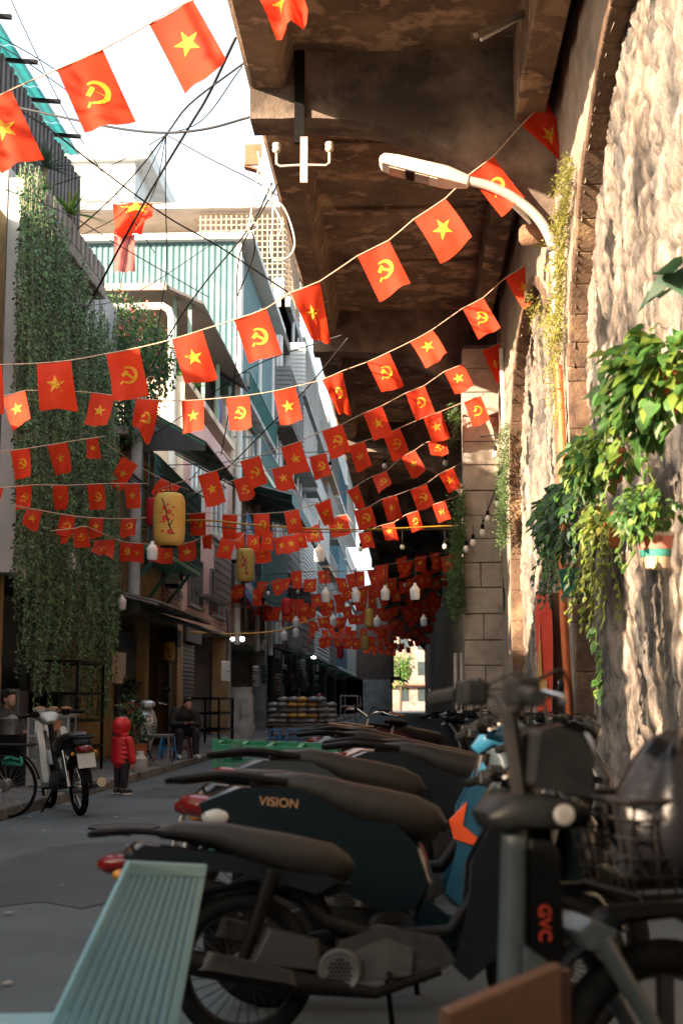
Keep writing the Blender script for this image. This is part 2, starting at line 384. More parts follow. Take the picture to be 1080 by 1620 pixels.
for i, yy in enumerate((-38, -27.4, -16.8, -6.2, 4.4, 15.0, 25.6, 36.2, 46.8, 57.4, 68, 78.6, 89.2, 99.8, 110.4, 121, 131.6, 142)):
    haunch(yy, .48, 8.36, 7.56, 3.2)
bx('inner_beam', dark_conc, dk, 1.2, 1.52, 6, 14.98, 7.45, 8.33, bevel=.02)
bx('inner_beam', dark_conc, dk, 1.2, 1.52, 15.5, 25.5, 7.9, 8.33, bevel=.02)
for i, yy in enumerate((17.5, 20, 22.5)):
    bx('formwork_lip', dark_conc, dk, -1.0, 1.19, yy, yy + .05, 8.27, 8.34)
tb = thing('tube_light', 'unlit fluorescent tube fitting under the dark deck', 'lamp')
p0, p1 = at(752, 56, 13.2), at(848, 10, 13.6)
G().bar(p0, p1, .07, .05).build('casing', M('tube_grey', (.33, .28, .22), .6), tb); G().cyl(p0 + Vector((.05, 0, -.045)), p1 + Vector((-.02, 0, -.045)), .018, 8).build('tube', white_p, tb)
# insulator bracket
ib = thing('insulator_bracket', 'steel bracket with two porcelain insulators under the deck edge', 'bracket')
yb = 14.93
a, b = at(474, 40, yb), at(474, 225, yb); G().box(a.x - .055, a.x + .055, yb, yb + .06, b.z, a.z).build('hanger', blackm, ib)
a, b = at(481, 218, yb), at(481, 290, yb); plate = M('pale_steel', (.52, .44, .38), .6, (.4, .32, .26), 5)
G().box(a.x - .04, a.x + .04, yb - .03, yb - .006, b.z, a.z).build('plate', plate, ib)
for s in (-1, 1):
    c = Vector((a.x, yb - .02, at(481, 262, yb).z)); e = Vector((a.x + s * .28 - (.02 if s < 0 else 0), yb - .02, at(481, 240, yb).z))
    G().tube([c, (e.x - s * .04, c.y, c.z - .01), (e.x, c.y, c.z + .02), e], .016, 6).build('arm', plate, ib, smooth=60)
    G().lathe((e.x, c.y, e.z), [(.02, -.02), (.045, 0), (.05, .03), (.038, .045), (.05, .06), (.045, .09), (.02, .1)], 10).build('insulator', M('porcelain', (.6, .52, .44), .3), ib, smooth=50)
# old sign bracket at the deck edge
jb = thing('junction_bracket', 'rusty bent bracket with cable ends beside the deck edge', 'bracket')
c = at(400, 245, 15.4)
G().box(c.x - .09, c.x + .10, 15.38, 15.42, c.z - .12, c.z + .12).build('plate', M('rust', (.32, .15, .08), .8, (.2, .1, .06), 8), jb)
G().hexa([c + Vector(v) for v in ((-.10, 0, -.13), (.12, 0, -.20), (.12, .12, -.2), (-.1, .12, -.13))], [c + Vector(v) for v in ((-.10, 0, -.10), (.12, 0, -.18), (.12, .12, -.18), (-.1, .12, -.1))]).build('shelf', MATS['rust'], jb)
# ================================================================== buildings on the left
FX = -5.75
def window(par, y0, y1, z0, z1, X=FX, fm=white_p, pm=glass, mull=1, sill=True):
    t = .06; g = G()
    for a, b, c, d in ((y0, y1, z0, z0 + t), (y0, y1, z1 - t, z1), (y0, y0 + t, z0 + t, z1 - t), (y1 - t, y1, z0 + t, z1 - t)): g.box(X, X + .07, a, b, c, d)
    for i in range(mull):
        m = y0 + (y1 - y0) * (i + 1) / (mull + 1); g.box(X, X + .06, m - .03, m + .03, z0 + t, z1 - t)
    wd = g.build('window', fm, par)
    for i in range(mull + 1):
        a = y0 + (y1 - y0) * i / (mull + 1); b = y0 + (y1 - y0) * (i + 1) / (mull + 1)
        bx('pane', pm, wd, X + .004, X + .02, a + .045, b - .045, z0 + t, z1 - t)
    if sill: bx('sill', concrete, wd, X, X + .12, y0 - .06, y1 + .06, z0 - .07, z0 - .002)
    return wd
def slats(par, name, mat, X, y0, y1, z0, z1, n, d=.05):
    h = (z1 - z0) / n; p = None
    for i in range(n):
        G().hexa([(X, y0, z0 + i * h), (X + d, y0, z0 + i * h), (X + d, y1, z0 + i * h), (X, y1, z0 + i * h)],
                 [(X, y0, z0 + (i + .94) * h), (X + d * .35, y0, z0 + (i + .94) * h), (X + d * .35, y1, z0 + (i + .94) * h), (X, y1, z0 + (i + .94) * h)]).build(name, mat, par)
def balcony(par, y0, y1, z, X=FX, dep=.9, rm=teal_s, wm=None, h=.95, nb=None, solid=None):
    bx('balcony_slab', wm or concrete, par, X - .02, X + dep, y0, y1, z - .16, z)
    if solid:
        bx('balcony_panel', solid, par, X + dep - .06, X + dep, y0, y1, z, z + h); bx('balcony_panel', solid, par, X, X + dep - .062, y0, y0 + .06, z, z + h); return
    n = nb or int((y1 - y0) / .22)
    r = G().box(X + dep - .05, X + dep, y0, y1, z + h - .05, z + h).box(X, X + dep - .052, y0, y0 + .05, z + h - .05, z + h).build('railing', rm, par)
    for i in range(n + 1):
        yy = y0 + (y1 - y0 - .03) * i / n; bx('baluster', rm, r, X + dep - .04, X + dep - .015, yy, yy + .025, z, z + h - .05)
    for i in range(4): bx('baluster', rm, r, X + .1 + i * .2, X + .125 + i * .2, y0 + .01, y0 + .035, z, z + h - .05)
def awning(par, y0, y1, z, dep, drop, mat, X=FX, t=.035, name='awning', ribs=0):
    g = G().hexa([(X, y0, z), (X + dep, y0, z - drop), (X + dep, y1, z - drop), (X, y1, z)], [(X, y0, z + t), (X + dep, y0, z - drop + t), (X + dep, y1, z - drop + t), (X, y1, z + t)])
    a = g.build(name, mat, par)
    for i in range(ribs + 1):
        yy = y0 + (y1 - y0) * i / max(1, ribs); G().bar((X + .01, yy, z - .04), (X + dep - .02, yy, z - drop - .03), .04).build('strut', MATS['green_paint'] if mat is roof_d else steel, a)
    return a
def corrug(par, name, mat, p0, p1, z0, z1, pitch=.25, amp=.035, nrm=(1, 0)):   # vertical corrugated sheet
    L = math.hypot(p1[0] - p0[0], p1[1] - p0[1]); n = int(L / pitch) * 4; g = G()
    prof = (0, 0, 1, 1)
    for i in range(n + 1):
        s = i / n; x = p0[0] + (p1[0] - p0[0]) * s; yy = p0[1] + (p1[1] - p0[1]) * s; a = amp * prof[i % 4]
        g.v += [(x + nrm[0] * a, yy + nrm[1] * a, z0), (x + nrm[0] * a, yy + nrm[1] * a, z1)]
    for i in range(n): g.f.append((2 * i, 2 * i + 2, 2 * i + 3, 2 * i + 1))
    return g.build(name, mat, par)
def ac_unit(loc, lab, group=None):
    t = thing('air_conditioner', lab, 'air conditioner', loc, 0, group)
    G().box(0, .32, -.4, .4, 0, .55).build('casing', M('ac_white', (.5, .49, .45), .6, (.36, .35, .32), 5), t, bevel=.02)
    G().lathe((.325, -.08, .27), [(.2, 0), (.2, .02), (.17, .02), (.17, .004)], 20, 'x').build('fan_guard', blackm, t)
    G().box(0, .3, -.35, -.31, -.05, 0).box(0, .3, .31, .35, -.05, 0).build('bracket', blackm, t); return t
def house(name, label, y0, y1, H, wm, gz=3.3, gm=None, shut=None, door=True, base=0, X=FX, back=-16):
    t = thing(name, label, 'building')
    bx('wall', wm, t, back, X, y0, y1 - .01, gz, H)
    gm = gm or wm; w_ = .45
    bx('column', gm, t, X - .5, X, y0, y0 + w_, 0, gz - .002); bx('column', gm, t, X - .5, X, y1 - w_, y1 - .01, 0, gz - .002)
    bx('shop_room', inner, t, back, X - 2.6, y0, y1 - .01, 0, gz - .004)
    bx('party_wall', gm, t, back + .1, X - .502, y0, y0 + .12, 0, gz - .004)
    if shut:
        a, b = shut; slats(t, 'shutter_slat', M('shutter_grey', (.13, .12, .115), .6, (.09, .085, .08), 4, metal=.3), X - .12, a, b, .12, gz - .5, 24, .04)
        bx('shutter_box', MATS['dark_roof'], t, X - .2, X + .1, a - .05, b + .05, gz - .5, gz - .1)
    return t
# --- building 1: vine house
b1 = house('vine_house', 'narrow grey house at the left edge hung with long green vines', 19.6, 27.4, 8.9, greyw, 3.0, yellow_w)
bx('corner_column', palew, b1, FX + .01, FX + .25, 19.62, 20.75, 2.95, 8.7); window(b1, 19.8, 20.5, 5.2, 8.2, X=FX + .25, fm=steel, pm=pane_l, mull=0); bx('corner_ledge', greyw, b1, FX + .26, FX + .4, 19.62, 20.8, 5.0, 5.12)
bx('door', M('dark_door', (.03, .035, .04), .6), b1, FX - .2, FX - .12, 20.1, 21.4, .12, 2.7)
slats(b1, 'gate_bar', M('teal_gate', (.03, .07, .07), .6), FX - .3, 21.5, 24.5, .12, 2.6, 14, .03)
bx('wall_panel', yellow_w, b1, FX - .3, FX - .05, 24.6, 26.9, .12, 2.9)
ledge = bx('roof_ledge', M('old_ledge', (.26, .23, .2), .95, (.12, .11, .1), 4, .01, 20), b1, FX - .5, FX + .38, 19.7, 24.6, 8.3, 8.52, bevel=.03)
for i in range(15): bx('lattice_slat', MATS['old_ledge'], ledge, FX + .33, FX + .38, 19.8 + i * .32, 19.8 + i * .32 + .2, 8.52, 8.85)
fen = bx('roof_screen', M('roof_screen', (.13, .13, .13), .9, (.08, .08, .085), 3), b1, FX - .35, FX - .28, 19.65, 25.2, 8.9, 10.75)
for i in range(22): bx('screen_batten', MATS['roof_screen'], fen, FX - .275, FX - .24, 19.7 + i * .25, 19.7 + i * .25 + .13, 8.9, 10.8 - .02 * (i % 3))
for i in range(4):
    g = G(); n = 26; y0 = 18.6 + i * 1.45
    for k in range(n + 1):
        x = FX - 2.3 + k * .085
        for yy in (y0, y0 + 1.43): g.v.append((x, yy, 11.15 + .028 * (k % 2) - .03 * k * .3))
    for k in range(n): g.f.append((2 * k, 2 * k + 2, 2 * k + 3, 2 * k + 1))
    g.build('roof_sheet', M('turquoise_sheet', (.04, .42, .43), .4, (.05, .3, .3), 2, trans=.4), b1)
    G().bar((FX - 2.2, y0 + .4, 11.08), (FX + .15, y0 + .4, 10.86), .06).build('rafter', blackm, b1)
# --- building 2: low house
b2 = house('low_house', 'low two-storey house with green caged balcony and dark awning', 27.4, 36, 6.4, yellow_w, 3.0, yellow_w, shut=(34.9, 35.5))
bx('added_sun_block', greyw, b2, -16, -8.2, 27.5, 35.8, 6.56, 8.7)  # hidden block added to keep sun off the flags over the street
bx('terrace_floor', concrete, b2, -10, FX + .25, 27.4, 36, 6.4, 6.55)
G().tube([(FX + .35, 27.9, 2.9), (FX + .35, 27.9, 7.6)], .12, 10).build('column_post', greyw, b2, smooth=60)
aw = awning(b2, 28.3, 34.6, 7.3, 1.7, .95, roof_d, ribs=4)
G().hexa([(FX, 28.28, 6.2), (FX + 1.68, 28.28, 6.2), (FX + 1.68, 28.3, 6.2), (FX, 28.3, 6.2)], [(FX, 28.28, 7.3), (FX + 1.68, 28.28, 6.35), (FX + 1.68, 28.3, 6.35), (FX, 28.3, 7.3)]).build('awning_side', roof_d, b2)
cage = bx('cage_floor', green_p, b2, FX, FX + .75, 28.0, 34.2, 4.15, 4.25)
for i in range(42): bx('cage_bar', teal_d, cage, FX + .73, FX + .75, 28.0 + i * .15, 28.02 + i * .15, 4.25, 6.1)
for i in range(9): bx('cage_bar', teal_d, cage, FX + .72, FX + .755, 28.0, 34.2, 4.3 + i * .22, 4.32 + i * .22)
for i in range(6): bx('cage_bar', teal_d, cage, FX + .1 + i * .12, FX + .12 + i * .12, 27.99, 28.01, 4.25, 6.1)
for yy in (28.4, 30.6, 32.8): G().bar((FX + .02, yy, 3.2), (FX + .72, yy, 4.1), .07).build('bracket', teal_d, b2)
for j in range(11):
    for i in range(11):
        yy = 33.0 + i * .235 + (.11 if j % 2 else 0)
        bx('brick', brickm, b2, FX, FX + .035, yy, min(yy + .215, 35.95), 3.35 + j * .105, 3.44 + j * .105)
aw2 = awning(b2, 25.2, 31.8, 3.25, 1.35, .35, tin, ribs=5)
aw3 = awning(b2, 31.0, 35.5, 3.15, 1.25, .4, teal_d, ribs=3)
bx('door', MATS['dark_door'], b2, FX - .25, FX - .2, 29.2, 31.2, .12, 2.6); bx('doorway_pillar', yellow_w, b2, FX - .3, FX - .05, 31.4, 31.9, .12, 2.95)
bx('meter_box', white_p, b2, FX + .02, FX + .2, 27.55, 28.0, 1.5, 2.1)
# --- building 3: pink tiled house with a roofed terrace
b3 = house('pink_house', 'pink tiled house with white windows and roofed terrace', 36, 46, 9.0, pinkt, 3.2, yellow_w, shut=(36.4, 39.0))
bx('side_wall', cream, b3, -14, FX - .3, 35.9, 35.985, 6.5, 9.35); bx('side_pier', cream, b3, FX - .3, FX + .02, 35.88, 35.98, 6.3, 9.35)
for j in range(52):                                     # tile courses
    bx('tile_course', pinkt, b3, FX, FX + .014, 36.05, 45.95, 3.4 + j * .107, 3.4 + j * .107 + .098)
for a, b in ((36.9, 39.3), (41.0, 44.2)):
    window(b3, a, b, 6.0, 7.9, X=FX + .02, pm=pane_l, mull=2); window(b3, a, b, 3.7, 5.0, X=FX + .02, fm=steel, mull=2)
cg = bx('window_cage', steel, b3, FX, FX + .5, 38.6, 42.2, 4.0, 4.06)
for i in range(19): bx('cage_bar', steel, cg, FX + .47, FX + .5, 38.6 + i * .2, 38.62 + i * .2, 4.06, 5.5)
for i in range(7): bx('cage_bar', steel, cg, FX + .465, FX + .505, 38.6, 42.2, 4.1 + i * .22, 4.12 + i * .22)
bx('terrace_slab', cream, b3, -14, FX + .1, 35.95, 46, 9.36, 9.55)
can = G().hexa([(-13, 35.4, 11.75), (FX - .4, 35.4, 11.75), (FX - .4, 46, 11.9), (-13, 46, 11.9)], [(-13, 35.4, 11.83), (FX - .4, 35.4, 11.83), (FX - .4, 46, 11.98), (-13, 46, 11.98)]).build('canopy_roof', roof_d, b3)
G().hexa([(FX - .4, 35.4, 11.75), (FX + .55, 35.4, 11.3), (FX + .55, 46, 11.3), (FX - .4, 46, 11.9)], [(FX - .4, 35.4, 11.83), (FX + .55, 35.4, 11.36), (FX + .55, 46, 11.36), (FX - .4, 46, 11.98)]).build('canopy_slope', roof_d, b3)
bx('canopy_fascia', M('rust_pink', (.5, .3, .24), .7), b3, -13, FX - .4, 35.34, 35.395, 11.68, 11.86)
for x in (-8.0, FX - .35, FX + .05): bx('canopy_post', M('mint_post', (.2, .36, .32), .6), b3, x, x + .1, 36.1, 36.2, 9.55, 11.7)
for yy in (39.0, 42.0, 45.0): bx('canopy_post', MATS['mint_post'], b3, FX + .0, FX + .1, yy, yy + .1, 9.55, 11.3)
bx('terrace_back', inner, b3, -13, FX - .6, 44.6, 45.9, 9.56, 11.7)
lat_m = M('lattice_cream', (.55, .42, .3), .8)
for i in range(7):
    for j in range(9):
        x = -12.4 + i * .62 + (.31 if j % 2 else 0); bx('lattice_bar', lat_m, b3, x, x + .36, 36.02, 36.06, 9.6 + j * .235, 9.63 + j * .235)
        if j < 8: bx('lattice_bar', lat_m, b3, x + .1, x + .13, 36.02, 36.06, 9.63 + j * .235, 9.83 + j * .235)
pp = [at(170, 486, 35.8), at(258, 484, 35.8), at(268, 490, 35.8), at(272, 502, 35.8), at(272, 740, 35.8)]
G().tube(pp, .1, 10).build('white_pipe', white_p, b3, smooth=60)
# --- building 4: teal corrugated storey on a cream house
b4 = house('teal_topped_house', 'cream house with a tall teal corrugated metal storey on top', 46, 58, 11.2, cream, 3.2, greyw)
TX = -5.55
bx('metal_core', teal_s, b4, -16, TX - .1, 46.1, 57.9, 11.2, 16.3)
corrug(b4, 'corrugated_sheet', teal_s, (-17, 46.04), (TX, 46.04), 11.3, 16.5, .2, .032, (0, -1)); corrug(b4, 'corrugated_sheet', teal_s, (TX - .02, 46.1), (TX - .02, 58), 11.0, 16.4, .2, .032)
bx('corner_trim', white_p, b4, TX - .1, TX + .07, 45.96, 46.1, 10.6, 16.5)
bx('roof_edge', palew, b4, -17, TX + .5, 45.7, 58.3, 16.5, 16.72)
balcony(b4, 46.6, 57, 9.0, dep=.95, rm=teal_s, wm=cream); balcony(b4, 47, 57, 11.3, X=FX, dep=.5, rm=teal_d, wm=greyw)
for a in (47.5, 51, 54.5):
    window(b4, a, a + 2.2, 9.3, 10.9, mull=1); window(b4, a, a + 2.2, 6.3, 8.2, fm=white_p, mull=2); window(b4, a, a + 2.2, 3.7, 5.6, fm=brownw, mull=1)
for yy in (46.3, 52.5, 57.6): G().tube([(FX + .2, yy, 3), (FX + .2, yy, 16)], .11, 8).build('down_pipe', palew, b4, smooth=60)
awt = awning(b4, 46.2, 57.5, 8.5, 2.0, .55, M('teal_awning', (.05, .22, .22), .5, (.04, .16, .17), 2), ribs=5); bx('valance', MATS['teal_awning'], awt, FX + 1.98, FX + 2.0, 46.2, 57.5, 7.6, 7.98)
bx('screen', teal_d, b4, FX + .9, FX + .95, 47.0, 57, 4.6, 7.0)
tp = thing('striped_tarp', 'blue and white striped tarpaulin hung on the facade', 'tarpaulin')
for i in range(9):
    m = (M('tarp_blue', (.08, .22, .42), .6), M('tarp_white', (.5, .55, .58), .6))[i % 2]
    z1 = 6.9 - i * .3; G().hexa([(FX + .66, 44.6, z1 - .3 + .25), (FX + .69, 44.6, z1 - .05), (FX + .69, 47.6, z1 - .35), (FX + .66, 47.6, z1 - .35)], [(FX + .66, 44.6, z1 + .25), (FX + .69, 44.6, z1 + .25), (FX + .69, 47.6, z1 - .05), (FX + .66, 47.6, z1 - .05)]).build('stripe', m, tp)
# --- building 5 behind: lattice and stained wall
b5 = thing('lattice_block', 'stained tall block with an openwork lattice parapet behind the teal storey', 'building')
stain = M('stained_wall', (.5, .43, .36), .9, (.34, .26, .2), .6, .004, 20, col3=(.2, .15, .12), scale3=.4, lo3=.55, hi3=.75)
bx('wall', stain, b5, -20, -10.0, 66, 76, 10, 23.2); bx('wall', stain, b5, -9.99, FX, 66, 76, 10, 20.5)
bx('roof', palew, b5, -20.5, FX + .4, 65.5, 77, 24.7, 24.95); bx('back_room', M('pale_room', (.6, .55, .5), .9), b5, -20, FX - 1.5, 72, 76, 23.21, 24.69)
for i in range(17): bx('lattice_bar', lat_m, b5, -9.9 + i * .25, -9.85 + i * .25, 66, 66.06, 20.5, 24.6)
for i in range(15): bx('lattice_bar', lat_m, b5, -9.95, FX, 65.97, 66.03, 20.6 + i * .28, 20.65 + i * .28)
for i in range(30): bx('lattice_bar', lat_m, b5, FX - .06, FX, 66.1 + i * .3, 66.15 + i * .3, 20.5, 24.6)
for i in range(15): bx('lattice_bar', lat_m, b5, FX - .05, FX + .01, 66, 75.5, 20.6 + i * .28, 20.65 + i * .28)
b5b = thing('white_tower', 'pale far tower block above the teal storey', 'building')
bx('wall', palew, b5b, -24.5, -17.5, 88, 100, 0, 36); bx('parapet', palew, b5b, -26, -16.5, 87.5, 101, 36, 37); bx('wall', palew, b5b, -34, -24.6, 90, 100, 0, 33)
# --- buildings 6..: the row further down
def row_house(name, label, y0, y1, H, wm, bal, styles, X=FX, seed=1):
    rnd = random.Random(seed); t = house(name, label, y0, y1, H, wm, 3.2, greyw, X=X); z = 3.5; fl = 0
    while z + 2.6 < H:
        st = styles[fl % len(styles)]; n = max(2, int((y1 - y0) / 3.2))
        for i in range(n):
            a = y0 + .5 + (y1 - y0 - 1) * i / n; window(t, a + .2, a + (y1 - y0 - 1) / n - .3, z + .5, z + 2.2, X=X, fm=rnd.choice((white_p, steel, brownw)), pm=rnd.choice((glass, pane_l)), mull=1)
        if st == 'b': balcony(t, y0 + .3, y1 - .4, z, X=X, rm=bal, wm=wm)
        if st == 's':
            bx('bay_box', wm, t, X, X + 1.0, y0 + .3, y1 - .5, z - .1, z + .1); slats(t, 'siding_board', bal, X + .9, y0 + .3, y1 - .5, z + .1, z + 2.5, 12, .08)
            bx('bay_end', bal, t, X, X + .9, y0 + .3, y0 + .36, z + .1, z + 2.5)
            slats(t, 'siding_board', bal, X + .0, y0 + .24, y0 + .3, z + .1, z + 2.5, 12, .9)
        if st == 'c':
            c = bx('cage_floor', steel, t, X, X + .85, y0 + .4, y1 - .6, z - .08, z); m = int((y1 - y0 - 1) / .3)
            for i in range(m): bx('cage_bar', steel, c, X + .8, X + .84, y0 + .4 + i * .3, y0 + .44 + i * .3, z, z + 2.2)
            for i in range(6): bx('cage_bar', steel, c, X + .79, X + .85, y0 + .4, y1 - .6, z + .3 + i * .36, z + .34 + i * .36)
            for i in range(4): bx('cage_bar', steel, c, X + .1 + i * .2, X + .14 + i * .2, y0 + .38, y0 + .42, z, z + 2.2)
        z += 3.05; fl += 1
    for k in range(3):
        yy = y0 + rnd.uniform(.3, y1 - y0 - .3); G().tube([(X + .15, yy, 3), (X + .15, yy, H)], .09, 7).build('down_pipe', palew, t, smooth=60)
    bx('parapet', wm, t, X - .2, X + .25, y0, y1 - .02, H, H + .5)
    awning(t, y0 + .4, y1 - .4, 3.5, 1.6, .4, rnd.choice((teal_d, tin, roof_d)), X=X)
    return t
row_house('weathered_house', 'dark weathered house beside the teal storey', 58, 66, 17.5, brownw, steel, 'bcbsb', seed=2)
row_house('white_sided_house', 'tall house with white slatted bays over the street', 66, 76, 19.9, greyw, palew, 'csbss', seed=3)
row_house('grey_far_house', 'grey house with pale slatted bays further down the row', 76, 88, 20.5, greyw, palew, 'scsbs', seed=4)
row_house('tan_far_house', 'tan house with barred balconies far down the row', 88, 100, 19, M('tan_wall', (.5, .36, .25), .9, (.36, .26, .18), 1), steel, 'ccbcs', seed=5)
row_house('blue_far_house', 'pale house with blue slatted bays near the street end', 100, 114, 21, palew, M('blue_board', (.12, .28, .38), .6), 'sbscs', seed=6)
row_house('last_house', 'white facade at the far end of the row', 114, 134, 22, palew, palew, 'sssbs', seed=8)
# far end of the street
e1 = row_house('dark_corner_house', 'dark corner house closing the left of the street end', 134, 150, 12, brownw, steel, 'bcb', X=-1.6, seed=9)
fe = thing('sunlit_end_house', 'bright sunlit house seen through the gap at the street end', 'building')
bx('wall', M('end_wall', (.30, .25, .22), .9, (.15, .12, .1), .5, col3=(.5, .3, .25), scale3=.9), fe, -6, 14, 190, 200, 0, 16)
for i in range(6):
    for j in range(4):
        f = bx('window', glass, fe, -3.5 + i * 2.4, -2.3 + i * 2.4, 189.95, 189.99, 1.2 + j * 3.4, 3.0 + j * 3.4)
bx('awning', M('coral_awning', (.5, .16, .1), .7), fe, -4, 5, 188.6, 189.9, 3.3, 3.5)
# houses left of and behind the camera: they shade the street
def side_house(name, label, y0, y1, H, wm):
    t = house(name, label, y0, y1, H, wm, 3.0, greyw); z = 3.4
    while z + 2 < H:
        for i in range(int((y1 - y0) / 2.4)): window(t, y0 + .6 + i * 2.4, y0 + 1.9 + i * 2.4, z + .3, z + 1.9)
        z += 3
    return t
side_house('ochre_side_house', 'ochre house beside the vine house', 16.5, 19.6, 8.1, yellow_w)
side_house('low_side_shop', 'low shop between the side houses', 12.2, 16.5, 4.9, cream)
side_house('grey_side_house', 'low grey house on the near left', 5.0, 12.2, 6.0, greyw)
side_house('corner_shed', 'single-storey shed on the near left corner', -3.0, 5.0, 3.25, cream)
side_house('back_house', 'cream house behind the viewpoint', -14, -3.0, 3.6, cream)
side_house('tall_back_house', 'tall grey house further behind the viewpoint', -27, -14, 9.2, greyw)
side_house('far_back_house', 'ochre house at the far end behind the viewpoint', -42, -27, 10, yellow_w)
bk = thing('added_closing_house', 'unseen brown house added to close the street behind the viewpoint', 'building'); bx('wall', brownw, bk, -16, 9, -50, -42, 0, 11)  # unseen block added to keep sky light from behind off the foreground
for i in range(5):
    for j in range(3): bx('window', glass, bk, -9 + i * 3, -7.6 + i * 3, -41.98, -41.94, 1.2 + j * 3.2, 2.8 + j * 3.2)

ACL = [(33.6, 3.9, 'above the teal ground-floor awning'), (44.9, 5.6, 'beside the striped tarpaulin'), (60.2, 7.4, 'on the weathered house, lower one'), (63.5, 10.2, 'on the weathered house, upper one'), (70.5, 6.9, 'on the white slatted house'), (48.6, 12.0, 'under the teal storey')]
for yy, zz, l in ACL: ac_unit((FX + .06, yy, zz), 'air conditioner unit ' + l, 'air conditioners on the left facades')
for k, (yy, zz, c) in enumerate(((29.2, 5.0, (.05, .12, .3)), (30.4, 4.95, (.5, .48, .45)), (31.7, 5.05, (.3, .05, .05)), (39.6, 9.8, (.1, .1, .25)), (41.2, 9.8, (.45, .4, .38)))):
    t = thing('hanging_shirt', '%s shirt drying %s' % (('blue', 'white', 'red', 'navy', 'grey')[k], 'in the green balcony cage' if k < 3 else 'on the pink house terrace'), 'shirt', (FX + .45, yy, zz), 0, 'laundry')
    m = M('shirt%d' % k, c, .85); G().add([(0, -.28, 0), (.02, .28, 0), (.03, .26, -.75), (-.02, 0, -.78), (.03, -.26, -.75), (.06, 0, -.3)], [(0, 5, 1), (1, 5, 2), (2, 5, 3), (3, 5, 4), (4, 5, 0)]).build('shirt_body', m, t); 
    for s_ in (-1, 1): G().add([(0, s_ * .28, 0), (.02, s_ * .5, -.3), (.02, s_ * .38, -.36), (0, s_ * .27, -.2)], [(0, 1, 2, 3)]).build('sleeve', m, t)
    G().cyl((0, -.2, .02), (0, .2, .02), .008, 5).build('hanger', steel, t)
# road wear
for k, (x0, x1, y0, y1, l) in enumerate(((-2.9, -1.6, 8.2, 11.8, 0), (-3.4, -2.5, 17.5, 22.5, 0), (-2.2, -1.2, 24, 33, 0), (-1.5, .3, 3.2, 4.0, 0))):
    g = G(); n = 18
    for i in range(n):
        a = 6.283 * i / n; q = 1 + .16 * nz(math.cos(a) * 2 + k * 5, math.sin(a) * 2); g.v.append(((x0 + x1) / 2 + (x1 - x0) / 2 * q * max(-1, min(1, 1.25 * math.cos(a))), (y0 + y1) / 2 + (y1 - y0) / 2 * q * max(-1, min(1, 1.25 * math.sin(a))), .0045))
    g.f = [tuple(range(n))]; tag(g.build('road_patch', M('patch_asphalt', (.062, .08, .09), .85, (.045, .058, .066), 1.5, .004, 200)), None, kind='structure')
mh = thing('manhole_cover', 'round iron manhole cover in the asphalt', 'manhole cover', (-2.6, 13.2, .012)); G().lathe((0, 0, 0), [(.33, 0), (.33, .008), (.30, .008), (.30, .004)], 32).build('rim', M('cast_iron', (.05, .05, .05), .7, (.03, .03, .03), 9), mh); G().lathe((0, 0, 0), [(.295, 0), (.295, .007)], 32).build('lid', MATS['cast_iron'], mh)
rl = random.Random(8); g = G()
for i in range(240):
    x, yy = rl.uniform(-3.85, -1.1), rl.uniform(5, 30); s_ = rl.uniform(.008, .03); a = rl.uniform(0, 6.28); c_, n_ = math.cos(a) * s_, math.sin(a) * s_
    if rl.random() < .5: x = -3.9 + abs(rl.gauss(0, .25))
    g.add([(x - c_, yy - n_, .014), (x + n_, yy - c_, .018), (x + c_, yy + n_, .02), (x - n_, yy + c_, .014)], [(0, 1, 2, 3)])
tag(g.build('litter', M('litter', (.35, .33, .3), .9, (.15, .1, .06), 2)), 'scraps of paper and dry leaves scattered on the asphalt', 'litter', kind='stuff')
# ================================================================== flags
def star_pts(n=5):
    o = []
    for i in range(10):
        a = math.pi / 2 + i * math.pi / 5; r = 1 if i % 2 == 0 else .39
        o.append((r * math.cos(a), r * math.sin(a)))
    return o
def emblem(kind):                                       # 2-D vertices and faces, unit radius
    v, f = [], []
    if kind == 's':
        v = [(0, 0)] + star_pts(); f = [(0, i + 1, (i + 1) % 10 + 1) for i in range(10)]
    else:
        n = 14; k = 0                                   # sickle blade
        for i in range(n + 1):
            a = R(-112 + (232 + 0) * i / n - 10); th = .035 + .15 * math.sin(math.pi * (.08 + .86 * (1 - i / n)) * .95) ; c, s = math.cos(a), math.sin(a)
            v += [((.80 + th) * c + .06, (.80 + th) * s), ((.80 - th) * c + .06, (.80 - th) * s)]
        f = [(2 * i, 2 * i + 2, 2 * i + 3, 2 * i + 1) for i in range(n)]
        def quad(q):
            b = len(v); v.extend(q); f.append((b, b + 1, b + 2, b + 3))
        quad([(-.40, -.62), (-.54, -.48), (-.84, -.80), (-.70, -.94)])          # sickle handle
        quad([(-.28, .18), (-.10, .36), (.86, -.60), (.68, -.78)])              # hammer shaft
        quad([(-.62, .12), (-.34, -.16), (.16, .34), (-.06, .58)])              # hammer head
    return v, f
EMB = {k: emblem(k) for k in 'sh'}
